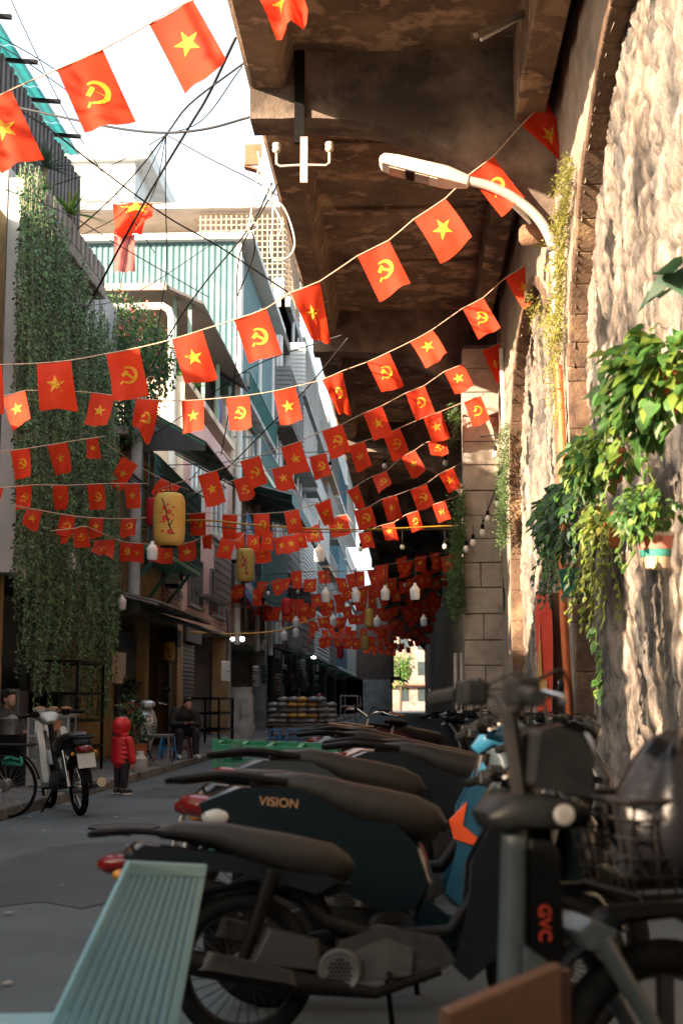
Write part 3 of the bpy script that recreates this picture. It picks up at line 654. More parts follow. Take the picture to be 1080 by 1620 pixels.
def flag(name, tl, tr, down, kind, label, group, rnd, res=(7, 9), fold=0, amp=.03, mat=red_c, em=.19, sidev=None):
    tl = Vector(tl); tr = Vector(tr); down = Vector(down); side = tr - tl; W = side.length; H = down.length
    nrm = side.cross(down).normalized(); nrm = nrm if nrm.y < 0 else -nrm
    ph = rnd.uniform(0, 6.28); fr = rnd.uniform(.7, 1.5); a2 = rnd.uniform(-.5, .5); tw = rnd.uniform(-.09, .09); gb = rnd.uniform(.0, .10)
    cv = rnd.uniform(-.05, .05); tear = rnd.uniform(-.03, .03)
    def P(u, v):
        vv = v * (1 + .03 * math.sin(u * 5 + ph))
        p = tl + side * (u + (0 if not fold else -fold * .55 * v * (u - .5 + (.35 if fold > 0 else -.35)))) + down * vv
        p = p + side * (tear * v * v) + Vector((0, 0, -.02 * W * math.sin(math.pi * u)))
        d = amp * (math.sin(6.28 * fr * u + ph + a2 * v * 3) * (.25 + .75 * v) + .45 * math.sin(6.28 * 2.3 * u + ph * 2 + v * 2) * v) + tw * (u - .5) * v * 2 + cv * math.sin(math.pi * v)
        if fold: d += -abs(fold) * .22 * v * (u if fold > 0 else 1 - u) * 2 + .07 * math.sin(9 * u + 4 * v) * v
        else: d -= gb * max(0, (u + v - 1.1)) ** 2 * (1 if ph < 3 else -1)
        return p + nrm * d
    ox = (tl + tr) / 2; g = G(); nu, nv = res
    for j in range(nv + 1):
        for i in range(nu + 1): g.v.append(tuple(P(i / nu, j / nv) - ox))
    for j in range(nv):
        for i in range(nu): k = j * (nu + 1) + i; g.f.append((k, k + 1, k + nu + 2, k + nu + 1))
    root = tag(bpy.data.objects.new(name, None), label, 'flag', group); root = root
    bpy.data.objects.remove(root)
    o = g.build(name, mat, None, smooth=180, loc=ox); tag(o, label, 'flag', group)
    v, f = EMB[kind]; e = G(); r = .29 * W
    # subdivided emblem on both faces
    for sgn in (1, -1):
        b = len(e.v)
        for x, y in v:
            u = .5 + x * r / W; w_ = .48 - y * r / H; p = P(u, w_)
            n2 = (P(u + .02, w_) - p).cross(P(u, w_ + .02) - p).normalized(); n2 = n2 if n2.dot(nrm) > 0 else -n2
            e.v.append(tuple(p - ox + n2 * .004 * sgn))
        e.f += [tuple(b + i for i in q) for q in f]
    e.build('star' if kind == 's' else 'hammer_and_sickle', yel_c, o)
    return o
cord_m = M('cord', (.55, .38, .28), .8); wire_m = M('wire_black', (.012, .012, .013), .6); wire_g = M('wire_grey', (.35, .34, .32), .6); wire_y = M('wire_yellow', (.6, .36, .03), .6)
def smooth_path(pts, n=6):
    out = []; P = [pts[0] + (pts[0] - pts[1])] + list(pts) + [pts[-1] + (pts[-1] - pts[-2])]
    for i in range(1, len(P) - 2):
        for k in range(n):
            t = k / n; a, b, c, d = P[i - 1], P[i], P[i + 1], P[i + 2]
            out.append(.5 * ((2 * b) + (c - a) * t + (2 * a - 5 * b + 4 * c - d) * t * t + (3 * b - a - 3 * c + d) * t ** 3))
    return out + [pts[-1]]
def cable(name, pts, r, mat, label, cat='cable', group=None, sm=5, n=5):
    p = [Vector(q) for q in pts]
    return tag(G().tube(smooth_path(p, sm) if sm else p, r, n).build(name, mat, smooth=180), label, cat, group)
KS = {'s': 'yellow star', 'h': 'hammer and sickle'}
KN = {'s': 'a yellow star', 'h': 'a yellow hammer and sickle'}
ROWS = [
 # (depth, cord radius, where, group, left anchor px, right anchor px, [(x0,y0,x1,y1,h,kind,fold)])
 (9.8, .006, 'the nearest top left string', 'flags on the nearest string', (-150, 215), (640, -100), [(-45, 172, 18, 142, 112, 's', 0), (90, 110, 163, 78, 116, 'h', 0), (236, 38, 305, 0, 118, 's', 0), (404, -12, 470, -38, 85, 's', .3)]),
 (14.7, .008, 'the string tied above the lamp', 'flags on the street lamp string', (-60, 580), (882, 138), [(-42, 578, 3, 577, 76, 's', 0), (59, 575, 113, 570, 76, 's', 0), (168, 560, 220, 550, 76, 'h', 0), (272, 537, 320, 522, 78, 's', 0), (370, 506, 421, 488, 74, 'h', 0), (460, 463, 506, 445, 82, 's', .75), (565, 405, 615, 380, 77, 'h', 0), (654, 347, 704, 314, 80, 's', 0), (742, 276, 780, 247, 82, 'h', 0), (824, 198, 864, 158, 82, 's', .5)]),
 (19.0, .007, 'the second string below that lamp', 'flags on the second string below the lamp', (-60, 650), (838, 416), [(4, 629, 40, 618, 54, 's', 0), (144, 621, 181, 626, 54, 's', 0), (216, 630, 252, 633, 48, 'h', .7), (287, 634, 322, 632, 51, 's', 0), (358, 629, 394, 625, 53, 'h', 0), (432, 619, 467, 611, 55, 's', 0), (509, 601, 541, 587, 60, 'h', .8), (580, 573, 615, 557, 56, 'h', 0), (648, 541, 683, 522, 52, 's', 0), (731, 488, 764, 471, 55, 'h', 0), (798, 440, 832, 420, 56, 's', 0)]),
 (24.0, .008, 'the third string below the lamp', 'flags on the third string below the lamp', (250, 775), (800, 538), [(313, 753, 343, 744, 52, 's', 0), (380, 730, 411, 721, 46, 'h', 0), (444, 708, 475, 698, 48, 's', 0), (509, 682, 541, 671, 46, 'h', 0), (574, 654, 604, 642, 48, 's', 0), (641, 622, 671, 610, 46, 'h', 0), (702, 588, 732, 576, 44, 's', 0), (762, 555, 790, 543, 54, 's', .8)]),
 (25.0, .008, 'the upper string over the vines', 'flags on the upper vine string', (-40, 720), (170, 690), [(17, 713, 47, 709, 46, 'h', 0), (76, 705, 107, 699, 46, 's', .3), (136, 694, 154, 692, 32, 's', 0)]),
 (24.6, .006, 'the string at the lantern', 'flags beside the big lantern', (148, 688), (300, 775), [(194, 722, 219, 736, 48, 's', .7), (255, 757, 286, 770, 30, 'h', .7)]),
 (24.6, .008, 'the fourth string below the lamp', 'flags on the fourth string below the lamp', (300, 782), (765, 622), [(369, 760, 395, 752, 38, 'h', 0), (430, 742, 458, 735, 40, 's', 0), (489, 723, 516, 717, 38, 'h', 0), (551, 706, 576, 698, 42, 's', 0), (605, 688, 632, 677, 44, 'h', 0), (669, 661, 697, 651, 44, 's', 0), (733, 636, 760, 626, 42, 'h', 0)]),
 (32.0, .008, 'the short string near the pier', 'flags on the short pier string', (490, 800), (735, 655), [(548, 777, 566, 767, 34, 's', .6), (588, 754, 611, 745, 28, 'h', 0), (634, 724, 656, 712, 38, 's', 0), (676, 699, 704, 694, 28, 'h', 0)]),
 (31.0, .008, 'the lower string over the vines', 'flags on the middle vine string', (-40, 766), (240, 765), [(-20, 770, 6, 772, 34, 's', 0), (26, 767, 52, 767, 38, 'h', 0), (84, 768, 108, 768, 36, 's', .6), (138, 767, 165, 765, 40, 'h', 0), (197, 767, 221, 765, 38, 's', 0)]),
 (34.0, .009, 'the string behind the lantern', 'flags on the fifth long string', (20, 800), (736, 728), [(43, 805, 67, 808, 32, 's', 0), (96, 815, 120, 817, 34, 'h', 0), (142, 820, 166, 820, 32, 's', 0), (193, 821, 217, 820, 31, 'h', 0), (300, 812, 325, 811, 35, 'h', 0), (352, 814, 376, 815, 37, 's', .2), (401, 813, 426, 812, 35, 'h', 0), (449, 810, 472, 805, 36, 's', 0), (497, 799, 522, 788, 36, 's', .7), (559, 808, 587, 800, 33, 'h', 0), (603, 790, 627, 783, 37, 's', 0), (648, 775, 674, 765, 36, 'h', 0), (694, 750, 716, 740, 34, 's', 0)]),
 (38.5, .009, 'the string below the yellow cable', 'flags on the sixth long string', (80, 840), (735, 780), [(97, 838, 119, 836, 24, 'h', 0), (117, 835, 138, 833, 32, 'h', 0), (150, 855, 182, 853, 26, 's', 0), (191, 858, 212, 859, 30, 'h', 0), (209, 859, 228, 860, 30, 's', 0), (239, 863, 258, 864, 27, 's', 0), (255, 864, 273, 865, 27, 'h', 0), (281, 860, 309, 855, 32, 's', 0), (320, 846, 334, 845, 22, 's', .5), (350, 850, 373, 856, 31, 's', 0), (372, 842, 387, 842, 26, 's', 0), (391, 846, 411, 846, 26, 'h', 0), (401, 860, 425, 857, 32, 'h', 0), (414, 842, 432, 842, 28, 'h', 0), (433, 851, 455, 847, 28, 's', 0), (447, 850, 469, 845, 27, 's', 0), (465, 843, 482, 840, 26, 's', 0), (480, 838, 504, 829, 26, 'h', 0), (517, 823, 548, 814, 30, 's', 0), (566, 843, 586, 838, 28, 'h', 0), (603, 831, 623, 826, 28, 's', 0), (642, 814, 661, 808, 30, 'h', 0), (683, 799, 703, 792, 30, 's', 0)]),
]
rf = random.Random(11)
for Y, cr, where, grp, la, ra, fl in ROWS:
    fl = sorted(fl); nn = len(fl); Yx = lambda x: min(Y, 4.75 * F / max(1, 645 - x)); pts = [at(*la, Yx(la[0]))]
    for i, (x0, y0, x1, y1, h, kd, fo) in enumerate(fl):
        YY = Yx((x0 + x1) / 2) - (.0 if Y < 36 else .25 * (i % 2)); tl, tr = at(x0, y0, YY), at(x1, y1, YY); pts += [tl, tr] if not (pts and (tl - pts[-1]).x < 0) else [tr]
        wpx = math.hypot(x1 - x0, y1 - y0); nx, ny = -(y1 - y0) / wpx, (x1 - x0) / wpx
        mx, my = (x0 + x1) / 2, (y0 + y1) / 2; b = at(mx + nx * h, my + ny * h, YY); down = b - (tl + tr) / 2
        full = min(.52, 1.52 * (tr - tl).length); dl = down.length
        if dl < full * .97: down.y += rf.choice((-1, -.6)) * min(.3, math.sqrt(full ** 2 - dl ** 2))
        folded = ', folded over' if fo > .45 else ''
        pos = ORD[i] + ' from left'
        flag('flag', tl, tr, down, kd, f'red flag with {KS[kd]}, {pos} on {where}', grp, rf, fold=fo, amp=.022 if Y < 22 else .028, res=(8, 10) if Y < 22 else (5, 6))
    pts.append(at(*ra, Y)); cable('bunting_line', pts, cr, cord_m, 'thin pale line carrying the red flags of ' + where, 'bunting', sm=2)
# far rows: polylines in the photo, flags spread along them
FAR = [(46, [(200, 893), (300, 916), (390, 930), (470, 912), (560, 902), (640, 888), (735, 868)], 22, 28), (51, [(300, 912), (400, 948), (500, 946), (590, 926), (700, 890)], 20, 27), (56, [(370, 930), (450, 960), (540, 955), (640, 925), (718, 905)], 18, 26),
       (63, [(430, 962), (520, 978), (600, 962), (700, 935)], 17, 23), (70, [(400, 975), (480, 1000), (560, 1008), (620, 985), (690, 955)], 15, 23), (80, [(440, 978), (520, 992), (600, 985), (690, 960)], 13, 22), (92, [(480, 985), (560, 1006), (640, 1000), (690, 985)], 11, 20), (105, [(530, 1000), (590, 1018), (650, 1012), (690, 1000)], 9.5, 16), (118, [(560, 1012), (600, 1028), (650, 1024)], 8.5, 9)]
rows_l = ['nearest', 'second', 'third', 'fourth', 'fifth', 'sixth', 'seventh', 'eighth', 'farthest']
for k, (Y, pl, hp, cnt) in enumerate(FAR):
    P = [at(x, y, Y) for x, y in pl]; sp = smooth_path(P, 8); L = [0]
    for a, b in zip(sp, sp[1:]): L.append(L[-1] + (b - a).length)
    def pos(s):
        s = max(0, min(L[-1] - 1e-4, s))
        for i in range(len(sp) - 1):
            if L[i + 1] >= s: return sp[i].lerp(sp[i + 1], (s - L[i]) / (L[i + 1] - L[i] + 1e-9))
    for i in range(cnt):
        s = L[-1] * (i + .5 + rf.uniform(-.3, .3)) / cnt; wv = rf.uniform(.30, .42); jo = Vector((0, rf.uniform(-.6, .6), rf.uniform(-.22, .16))); tl, tr = pos(s - wv / 2) + jo, pos(s + wv / 2) + jo + Vector((0, rf.uniform(-.1, .1), rf.uniform(-.07, .07)))
        kd = 'sh'[(i + k) % 2]; d = Vector((rf.uniform(-.12, .16), -rf.uniform(.0, .25), -rf.uniform(.40, .56)))
        flag('flag', tl, tr, d, kd, f'small red flag with {KS[kd]}, {ORD[i]} from left on the {rows_l[k]} crowded string', f'flags on the {rows_l[k]} crowded far string', rf, fold=rf.choice((0, 0, 0, .5)), res=(3, 4), amp=.03)
    cable('bunting_line', sp, .008, cord_m, f'thin line of the {rows_l[k]} crowded far flag string', 'bunting', sm=0)
# the big faded flag on a pole over the vines
bf = thing('flag_on_pole', 'large faded red flag with yellow star drooping from a pole above the vines', 'flag')
Yb = 26.5; a, b = at(125, 318, Yb), at(258, 322, Yb); G().tube([a, b], .018, 6).build('pole', M('pole_red', (.45, .2, .15), .6), bf)
def cloth(pts_uv, nu, nv, fn, name, mat, par):
    g = G()
    for j in range(nv + 1):
        for i in range(nu + 1): g.v.append(tuple(fn(i / nu, j / nv)))
    for j in range(nv):
        for i in range(nu): k = j * (nu + 1) + i; g.f.append((k, k + 1, k + nu + 2, k + nu + 1))
    return g.build(name, mat, par, smooth=180)
def fcl(u, v):
    x = 178 + 64 * u + (3 - 22 * v * u if v > .5 else 3 * v); yb = 322 + v * (54 - 12 * max(0, u - .55)); p = at(x, yb, Yb); p.y += .12 * math.sin(u * 9 + v * 4) * (.3 + v); return p
cloth(None, 14, 10, fcl, 'flag_cloth', red_c, bf)
def fcl2(u, v):
    p = at(180 + 34 * u, 372 + v * 58, Yb + .08); p.y += .06 * math.sin(u * 11 + v * 2); return p
cloth(None, 8, 8, fcl2, 'flag_tail', M('faded_red', (.5, .16, .14), .8, (.42, .12, .11), 3, trans=.5), bf)
g = G(); c = at(215, 328, Yb - .2); 
for i, (sx, sz) in enumerate(star_pts()): g.v.append((c.x + sx * .36, c.y + .02 * i % .05, c.z + sz * .12))
g.v.append(tuple(c)); g.f = [(10, i, (i + 1) % 10) for i in range(10)]; g.build('star', yel_c, bf)
# ================================================================== overhead cables
CB = 'tangled black cables over the street'; LB = 'thin black overhead cable among the tangle above the street'
hub = (263, 213)
cabs = [ # Y0, Y1, r, pts
 (18, 15.2, .012, [(20, 168), (130, 192), (200, 205), (265, 210), (330, 203), (398, 184)]), (17, 22, .010, [(0, 155), (80, 205), (150, 260), (260, 340), (350, 392), (455, 462)]), (15, 24, .014, [(373, 60), (330, 150), (300, 200), (240, 300), (185, 400), (100, 560)]),
 (15, 26, .010, [(385, 100), (300, 165), (263, 213), (200, 290), (120, 365), (0, 460)]), (20, 25, .007, [hub, (262, 300), (264, 400), (262, 440), (250, 520)]), (20, 15.6, .006, [hub, (330, 250), (400, 285), (440, 310)]), (20, 24, .006, [hub, (200, 250), (140, 275), (0, 320)]),
 (20, 26, .006, [hub, (225, 290), (190, 340), (110, 380), (0, 420)]), (20, 15.6, .006, [hub, (320, 190), (383, 105)]), (20, 27, .006, [hub, (245, 300), (205, 380), (190, 460)]), (16, 26, .009, [(430, 290), (395, 360), (330, 440), (280, 510), (235, 590)]), (16, 26, .008, [(435, 300), (380, 400), (375, 500), (372, 590), (350, 720)]),
 (18, 27, .008, [(550, 535), (480, 620), (420, 680), (350, 750), (290, 800)]), (20, 27, .007, [(540, 530), (400, 580), (300, 650), (240, 690)]), (17, 20, .005, [(18, 0), (60, 90), (110, 190), (180, 300), (245, 400)]), (16, 20, .006, [(-10, 52), (80, 105), (150, 160)]), (16, 20, .006, [(-10, 65), (60, 110), (170, 190)]),
 (18, 30, .006, [(60, 430), (120, 480), (200, 470), (300, 410), (410, 330)]), (18, 26, .007, [(10, 300), (110, 340), (200, 395), (330, 470)]), (24, 30, .012, [(-10, 610), (60, 640), (120, 680), (190, 720), (270, 760), (330, 790)]), (24, 33, .012, [(-10, 640), (70, 660), (150, 690), (220, 740), (300, 800)]), (26, 44, .010, [(0, 735), (150, 738), (300, 735), (345, 733), (420, 720), (560, 712)]),
 (26, 40, .010, [(0, 865), (150, 845), (280, 830), (400, 838), (520, 842), (720, 836)]), (26, 40, .009, [(0, 880), (120, 870), (230, 835), (330, 800)]), (40, 55, .010, [(180, 905), (330, 915), (480, 905), (620, 900), (720, 880)]), (36, 50, .010, [(280, 900), (330, 950), (400, 960), (480, 945), (540, 930)]), (30, 36, .008, [(300, 760), (345, 715), (370, 735), (420, 745)])]
cabs += [(24, 25, .014, [(0, 560), (30, 600), (70, 640), (130, 660), (150, 690)]), (24, 26, .010, [(8, 580), (60, 620), (110, 660), (150, 680), (190, 720)])]
CN = ['thick black cable curving from the roof screen to the deck edge', 'black cable slanting from the top left past the drooping flag', 'thick black cable falling from the deck edge to the vines', 'black cable from the deck edge through the cable hub to the left edge', 'thin cable dropping straight down from the cable hub', 'thin cable from the hub down to the rusty bracket', 'thin cable from the hub level to the left edge', 'thin cable from the hub down across the vines', 'thin cable from the hub up to the deck edge', 'thin cable from the hub down behind the drooping flag', 'black cable from the deck edge down across the teal storey', 'black cable hanging down in front of the pink house', 'black cable from the deck edge down to the big lantern', 'thin cable from the deck edge down to the cable coil', 'very thin wire crossing the sky from the top left corner', 'upper of two short wires at the top left edge', 'lower of two short wires at the top left edge', 'slack cable sagging in front of the teal storey', 'thin cable from the left house down across the drooping flag', 'upper black cable bundle across the vines', 'lower black cable bundle across the vines', 'level black cable above the big lantern', 'level black cable just under the long yellow cable', 'dark cable rising from the vines behind the big lantern', 'level cable through the nearest far flags', 'slack cable below the brick wall', 'short slack cable under the pink house window', 'thick cable swooping from the left edge to the coil', 'second cable swooping from the left edge past the coil']
for ci, (y0, y1, r, p) in enumerate(cabs):
    n = len(p) - 1; cable('overhead_cable', [at(x, yy, y0 + (y1 - y0) * i / n) for i, (x, yy) in enumerate(p)], r * 1.35, wire_m, CN[ci], 'cable', CB)
coil = thing('cable_coil', 'coil of spare black cable hanging in front of the vines', 'cable coil'); c = at(135, 683, 25)
for i in range(5): G().ring(c + Vector((rf.uniform(-.05, .05), rf.uniform(-.1, .1), rf.uniform(-.05, .05))), rf.uniform(.11, .19), .010, 22, 5).build('loop', wire_m, coil, smooth=180)
for i in range(7): cable('overhead_cable', [at(120 + i * 5, 660 + 5 * i, 25), at(160 + i * 4, 700 + i * 9, 26), at(200 + i * 8, 740 + i * 8, 27), at(270 + i * 4, 800 + 6 * i, 29)], .011, wire_m, f'dark cable of the bundle running from the coil to the big lantern, {ORD[i]} from top', 'cable', CB)
WG = 'white cables looped at the deck edge'; WL = 'white cable looping beside the edge of the deck'
for wi, p in enumerate(([(408, 240), (420, 300), (450, 330), (466, 380), (458, 405), (435, 412), (428, 390), (432, 340), (424, 270)], [(396, 358), (402, 352), (408, 360), (400, 366), (394, 360), (404, 300), (412, 250)], [(412, 250), (425, 310), (445, 350), (440, 380)])):
    cable('white_cable', [at(x, yy, 15.3) for x, yy in p], .012, M('wire_white', (.6, .57, .52), .5), ('large white cable loop beside the edge of the deck', 'white cable ending in a small ring beside the deck edge', 'short white cable end inside the large loop')[wi], 'cable', WG, sm=6)
cable('black_drop_cable', [at(440, 290, 15.5), at(410, 340, 15.6), at(398, 360, 15.7), at(402, 400, 16), at(375, 470, 18)], .010, wire_m, 'black cable dropping from the deck edge past the teal storey')
cable('yellow_cable', [at(-20, 860, 27), at(100, 852, 28), at(190, 846, 29), at(300, 823, 31), at(420, 832, 34), at(560, 838, 36), at(730, 831, 38)], .022, wire_y, 'long yellow cable crossing the street through the flag strings')
cable('yellow_cable', [at(300, 1000, 36), at(370, 1003, 38), at(440, 998, 42), at(480, 985, 47), at(520, 975, 54)], .025, wire_y, 'lower yellow cable sagging in front of the dark shops')
cable('lamp_wire', [at(540, 712, 30), at(620, 705, 30), at(690, 700, 29), at(735, 694, 26), at(770, 690, 24.7), at(790, 688, 24.2), at(802, 700, 24), at(798, 730, 24), at(785, 770, 24), at(760, 835, 24.3)], .012, wire_m, 'black festoon wire with small bulbs drooping over the block pier')
# ------------------------------------------------------------------ bulbs and lamps
def bulb(px, py, Y, lab, group, s=1.0, drop=.28):
    c = at(px, py, Y); t = thing('light_bulb', lab, 'light bulb', c, 0, group)
    G().lathe((0, 0, 0), [(.004, -.075 * s), (.04 * s, -.06 * s), (.055 * s, -.02 * s), (.045 * s, .025 * s), (.026 * s, .055 * s)], 10).build('globe', M('bulb_white', (.78, .74, .68), .35), t, smooth=60)
    G().lathe((0, 0, 0), [(.030 * s, .05 * s), (.032 * s, .12 * s), (.018 * s, .14 * s)], 8).build('socket', black, t); G().cyl((0, 0, .13 * s), (0, 0, .13 * s + drop), .007, 5).build('wire', wire_m, t)
Bs = [(783, 718, 24.2), (789, 757, 24.1), (786, 797, 24.1), (771, 820, 24.2), (763, 842, 24.2), (748, 858, 24.2), (737, 868, 24.4)]
for i, (x, yy, Y) in enumerate(Bs): bulb(x, yy, Y, f'small bare bulb against the block pier, {ORD[i]} from the top', 'bulbs on the block pier', 1, .18)
for x, yy, Y, l in ((86, 770, 26, 'small bare bulb before the vines, left of a folded flag'), (173, 772, 26, 'small bare bulb in front of the right half of the vines'), (349, 765, 27, 'small bare bulb below the pink house window'), (441, 757, 29, 'small bare bulb before a star flag'), (522, 740, 30, 'small bare bulb right of a hammer flag near the deck edge'), (608, 737, 30, 'small bare bulb hanging under the dark deck'), (704, 732, 28, 'small bare bulb under the deck left of the pier'), (636, 865, 38, 'small bulb under the yellow cable beneath the deck'), (703, 864, 38, 'small bulb under the yellow cable beside the pier'), (570, 868, 38, 'small bulb below a hammer flag at the deck edge'), (237, 933, 40, 'small bulb above the teal ground-floor awning'), (330, 940, 44, 'small bulb among the left end of the far flags'), (378, 938, 46, 'small bulb under the smaller yellow lantern'), (424, 938, 46, 'small bulb in the middle of the far flags'), (471, 936, 46, 'small bulb just left of a row of white lamps'), (640, 1045 - 120, 50, 'small bulb at the right end of the far flags')):
    bulb(x, yy, Y, l, 'small bulbs over the street', 1 if Y < 35 else 1.1)
lampw = M('lamp_diffuser', (.72, .75, .8), .4, (.6, .64, .7), 4)
def led(px, py, Y, lab, s=1.0):
    c = at(px, py, Y); t = thing('hanging_lamp', lab, 'lamp', c, 0, 'white capsule lamps over the street')
    G().lathe((0, 0, 0), [(.06 * s, -.11 * s), (.075 * s, -.09 * s), (.078 * s, .02 * s)], 14).build('diffuser', lampw, t, smooth=50)
    G().lathe((0, 0, 0), [(.08 * s, .021 * s), (.08 * s, .06 * s), (.05 * s, .1 * s), (.028 * s, .12 * s), (.025 * s, .16 * s)], 14).build('housing', white_p, t, smooth=50); G().cyl((0, 0, .15 * s), (0, 0, .5 * s), .008, 5).build('wire', wire_m, t)
for x, yy, Y, l, s in ((4, 776, 20, 'white capsule lamp cut by the left edge', 1), (113, 890, 22, 'white capsule lamp before the vines, largest of the low ones', 1), (148, 936, 27, 'small white capsule lamp before the lower vines', 1), (193, 955, 25, 'white capsule lamp right of the vines, lowest there', 1), (241, 874, 20, 'white capsule lamp left under the big yellow lantern', 1), (285, 941, 34, 'white capsule lamp below the brick wall', 1), (505, 877, 20.5, 'white capsule lamp under the teal awning', 1), (515, 943, 25, 'white capsule lamp in the lower row, left of the centre', 1), (563, 943, 25, 'white capsule lamp in the lower row, middle one', 1), (609, 940, 25, 'white capsule lamp in the lower row beside the deck edge', 1), (656, 938, 23, 'white capsule lamp in the lower row, rightmost', 1), (449, 1006, 34, 'white capsule lamp above the dark shops, lowest left', 1), (468, 985, 34, 'white capsule lamp above the dark shops, upper of the pair', 1), (468, 1001, 34, 'white capsule lamp above the dark shops, lower of the pair', 1), (527, 982, 33, 'white capsule lamp among the far flags in the middle', 1), (596, 984, 33, 'white capsule lamp right of the tall narrow yellow lantern', 1), (670, 983, 33, 'white capsule lamp alone under the deck at the right', 1)):
    led(x, yy, Y, l, s)
# ------------------------------------------------------------------ lanterns
lan_y = M('lantern_yellow', (.82, .58, .16), .6, (.75, .5, .12), 3, trans=.3); lan_r = M('lantern_red', (.6, .02, .025), .6, (.5, .015, .02), 3, trans=.3)
blossom = M('blossom_red', (.7, .06, .03), .7); twig = M('twig_print', (.05, .02, .015), .8)
def lantern(px, py, Y, wpx, hpx, mat, lab, prints=True):
    c = at(px, py, Y); r = wpx / 2 * Y / F; h = hpx / 2 * Y / F; t = thing('paper_lantern', lab, 'lantern', c, 0, 'paper lanterns')
    g = G(); prof = []; n = 26
    for i in range(n * 2 + 1):
        s = -1 + i / n; e = (1 - abs(s) ** 5.0) ** .42; rr = r * (.52 + .48 * e) * (1 + (.012 if i % 2 else -.012)); prof.append((rr, h * s))
    g.lathe((0, 0, 0), prof, 28).build('shade', mat, t, smooth=40)
    G().lathe((0, 0, 0), [(r * .5, h), (r * .52, h * 1.04), (r * .4, h * 1.06)], 16).build('top_ring', black, t); G().lathe((0, 0, 0), [(r * .5, -h * 1.05), (r * .54, -h * 1.03), (r * .54, -h)], 16).build('bottom_ring', black, t)
    G().cyl((0, 0, h), (0, 0, h * 1.5), .01, 5).build('hook', wire_m, t)
    if prints:
        def S(x, z): a = x * 1.25; return Vector((r * 1.02 * math.sin(a), -r * 1.02 * math.cos(a), z * h))
        G().tube([S(x, z) for x, z in ((-.25, .72), (-.1, .45), (-.02, .2), (.05, -.05), (.12, -.25), (.28, -.5), (.38, -.62))], .012 * r / .28, 5).build('twig_print', twig, t)
        G().tube([S(x, z) for x, z in ((.1, -.3), (.25, -.2), (.28, -.08))], .008 * r / .28, 4).build('twig_print', twig, t)
        for k, (x, z, q) in enumerate(((-.12, .38, 1), (.1, .22, 1.1), (-.1, .0, 1.2), (-.14, -.1, .9), (.12, -.05, .6), (.18, -.52, 1.2), (-.2, -.5, .6), (.3, .1, .5), (-.3, .2, .4), (.05, .5, .5), (.33, .4, .4), (-.33, -.15, .4))):
            f = G(); o = S(x, z); 
            for a in range(5): d = Vector((math.cos(a * 1.257), 0, math.sin(a * 1.257))) * .02 * q * r / .22; f.ell(o + d, (.016 * q * r / .22, .006, .016 * q * r / .22), 6, 4)
            f.build('blossom_print', blossom, t)
        G().cyl((0, 0, -h), (0, 0, -h * 1.25), .008, 5).build('tassel', red_c, t)
lantern(268, 822, 22, 51, 86, lan_y, 'big yellow paper lantern with red blossom branch print')
lantern(246, 810, 22.8, 30, 46, lan_r, 'red paper lantern half hidden behind the big yellow lantern', False)
lantern(388, 894, 33, 29, 54, lan_y, 'smaller yellow paper lantern with blossom print among the flags')
lantern(268, 1031, 34, 19, 30, lan_y, 'small low yellow lantern in front of the dark doorway')
lantern(584, 978, 48, 15, 30, lan_y, 'tall narrow yellow lantern among the far flags', False)
lantern(577, 1017, 60, 12, 22, lan_y, 'farthest yellow lantern below the narrow one', False)
lantern(453, 960, 44, 16, 27, lan_r, 'red lantern in the middle of the far flags', False); lantern(538, 1031, 60, 11, 21, lan_r, 'small red lantern hanging low over the dark shops', False)
# ================================================================== street lamp
sl_t = thing('street_lamp', 'white street lamp on a curved arm fixed to the viaduct wall', 'street lamp')
YL = 14.7; lm = M('lamp_body', (.72, .66, .58), .45, (.62, .56, .48), 4)
A, B = at(602, 254, YL), at(742, 288, YL); ax = (B - A).normalized(); L = (B - A).length; up = Vector((-ax.z, 0, ax.x)); up = up if up.z > 0 else -up; yv = Vector((0, 1, 0))
def bodyring(s, w_, h, o=0): c = A + ax * (L * s) + up * o; return [c - yv * w_ - up * h, c + yv * w_ - up * h, c + yv * w_ + up * h * .5, c + yv * w_ * .6 + up * h, c - yv * w_ * .6 + up * h, c - yv * w_ + up * h * .5]
g = G()
rings = [bodyring(s, w_, h) for s, w_, h in ((-.01, .09, .03), (.03, .14, .065), (.2, .16, .08), (.7, .16, .085), (.76, .15, .085), (.98, .07, .06), (1.0, .05, .05))]
for r_ in rings: g.v += [tuple(p) for p in r_]
for i in range(len(rings) - 1):
    for k in range(6): g.f.append((i * 6 + k, i * 6 + (k + 1) % 6, i * 6 + 6 + (k + 1) % 6, i * 6 + 6 + k))
g.f += [tuple(reversed(range(6))), tuple(36 + k for k in range(6))]; g.build('housing', lm, sl_t, bevel=.01)
for s0, s1, m in ((.12, .3, M('lens', (.42, .38, .33), .15)), (.31, .40, black), (.41, .56, MATS['lens']), (.57, .66, lm)):
    q = lambda s, wv, o: A + ax * (L * s) + yv * wv - up * (.082 + o)
    G().hexa([q(s0, -.12, .012), q(s1, -.12, .012), q(s1, .12, .012), q(s0, .12, .012)], [q(s0, -.12, 0), q(s1, -.12, 0), q(s1, .12, 0), q(s0, .12, 0)]).build('lens_panel', m, sl_t)
arm = smooth_path([at(735, 285, YL), at(775, 295, YL), at(815, 315, YL), at(850, 345, YL), at(872, 385, YL), at(878, 430, YL), at(878, 500, YL)], 5)
G().tube(arm, .055, 10).build('arm', M('galv_pipe', (.55, .52, .48), .35, (.45, .42, .38), 5, metal=.4), sl_t, smooth=60)
for zz in (395, 470): c = at(876, zz, YL); G().box(c.x - .08, c.x + .3, YL - .07, YL + .07, c.z - .025, c.z + .025).build('clamp', steel, sl_t)
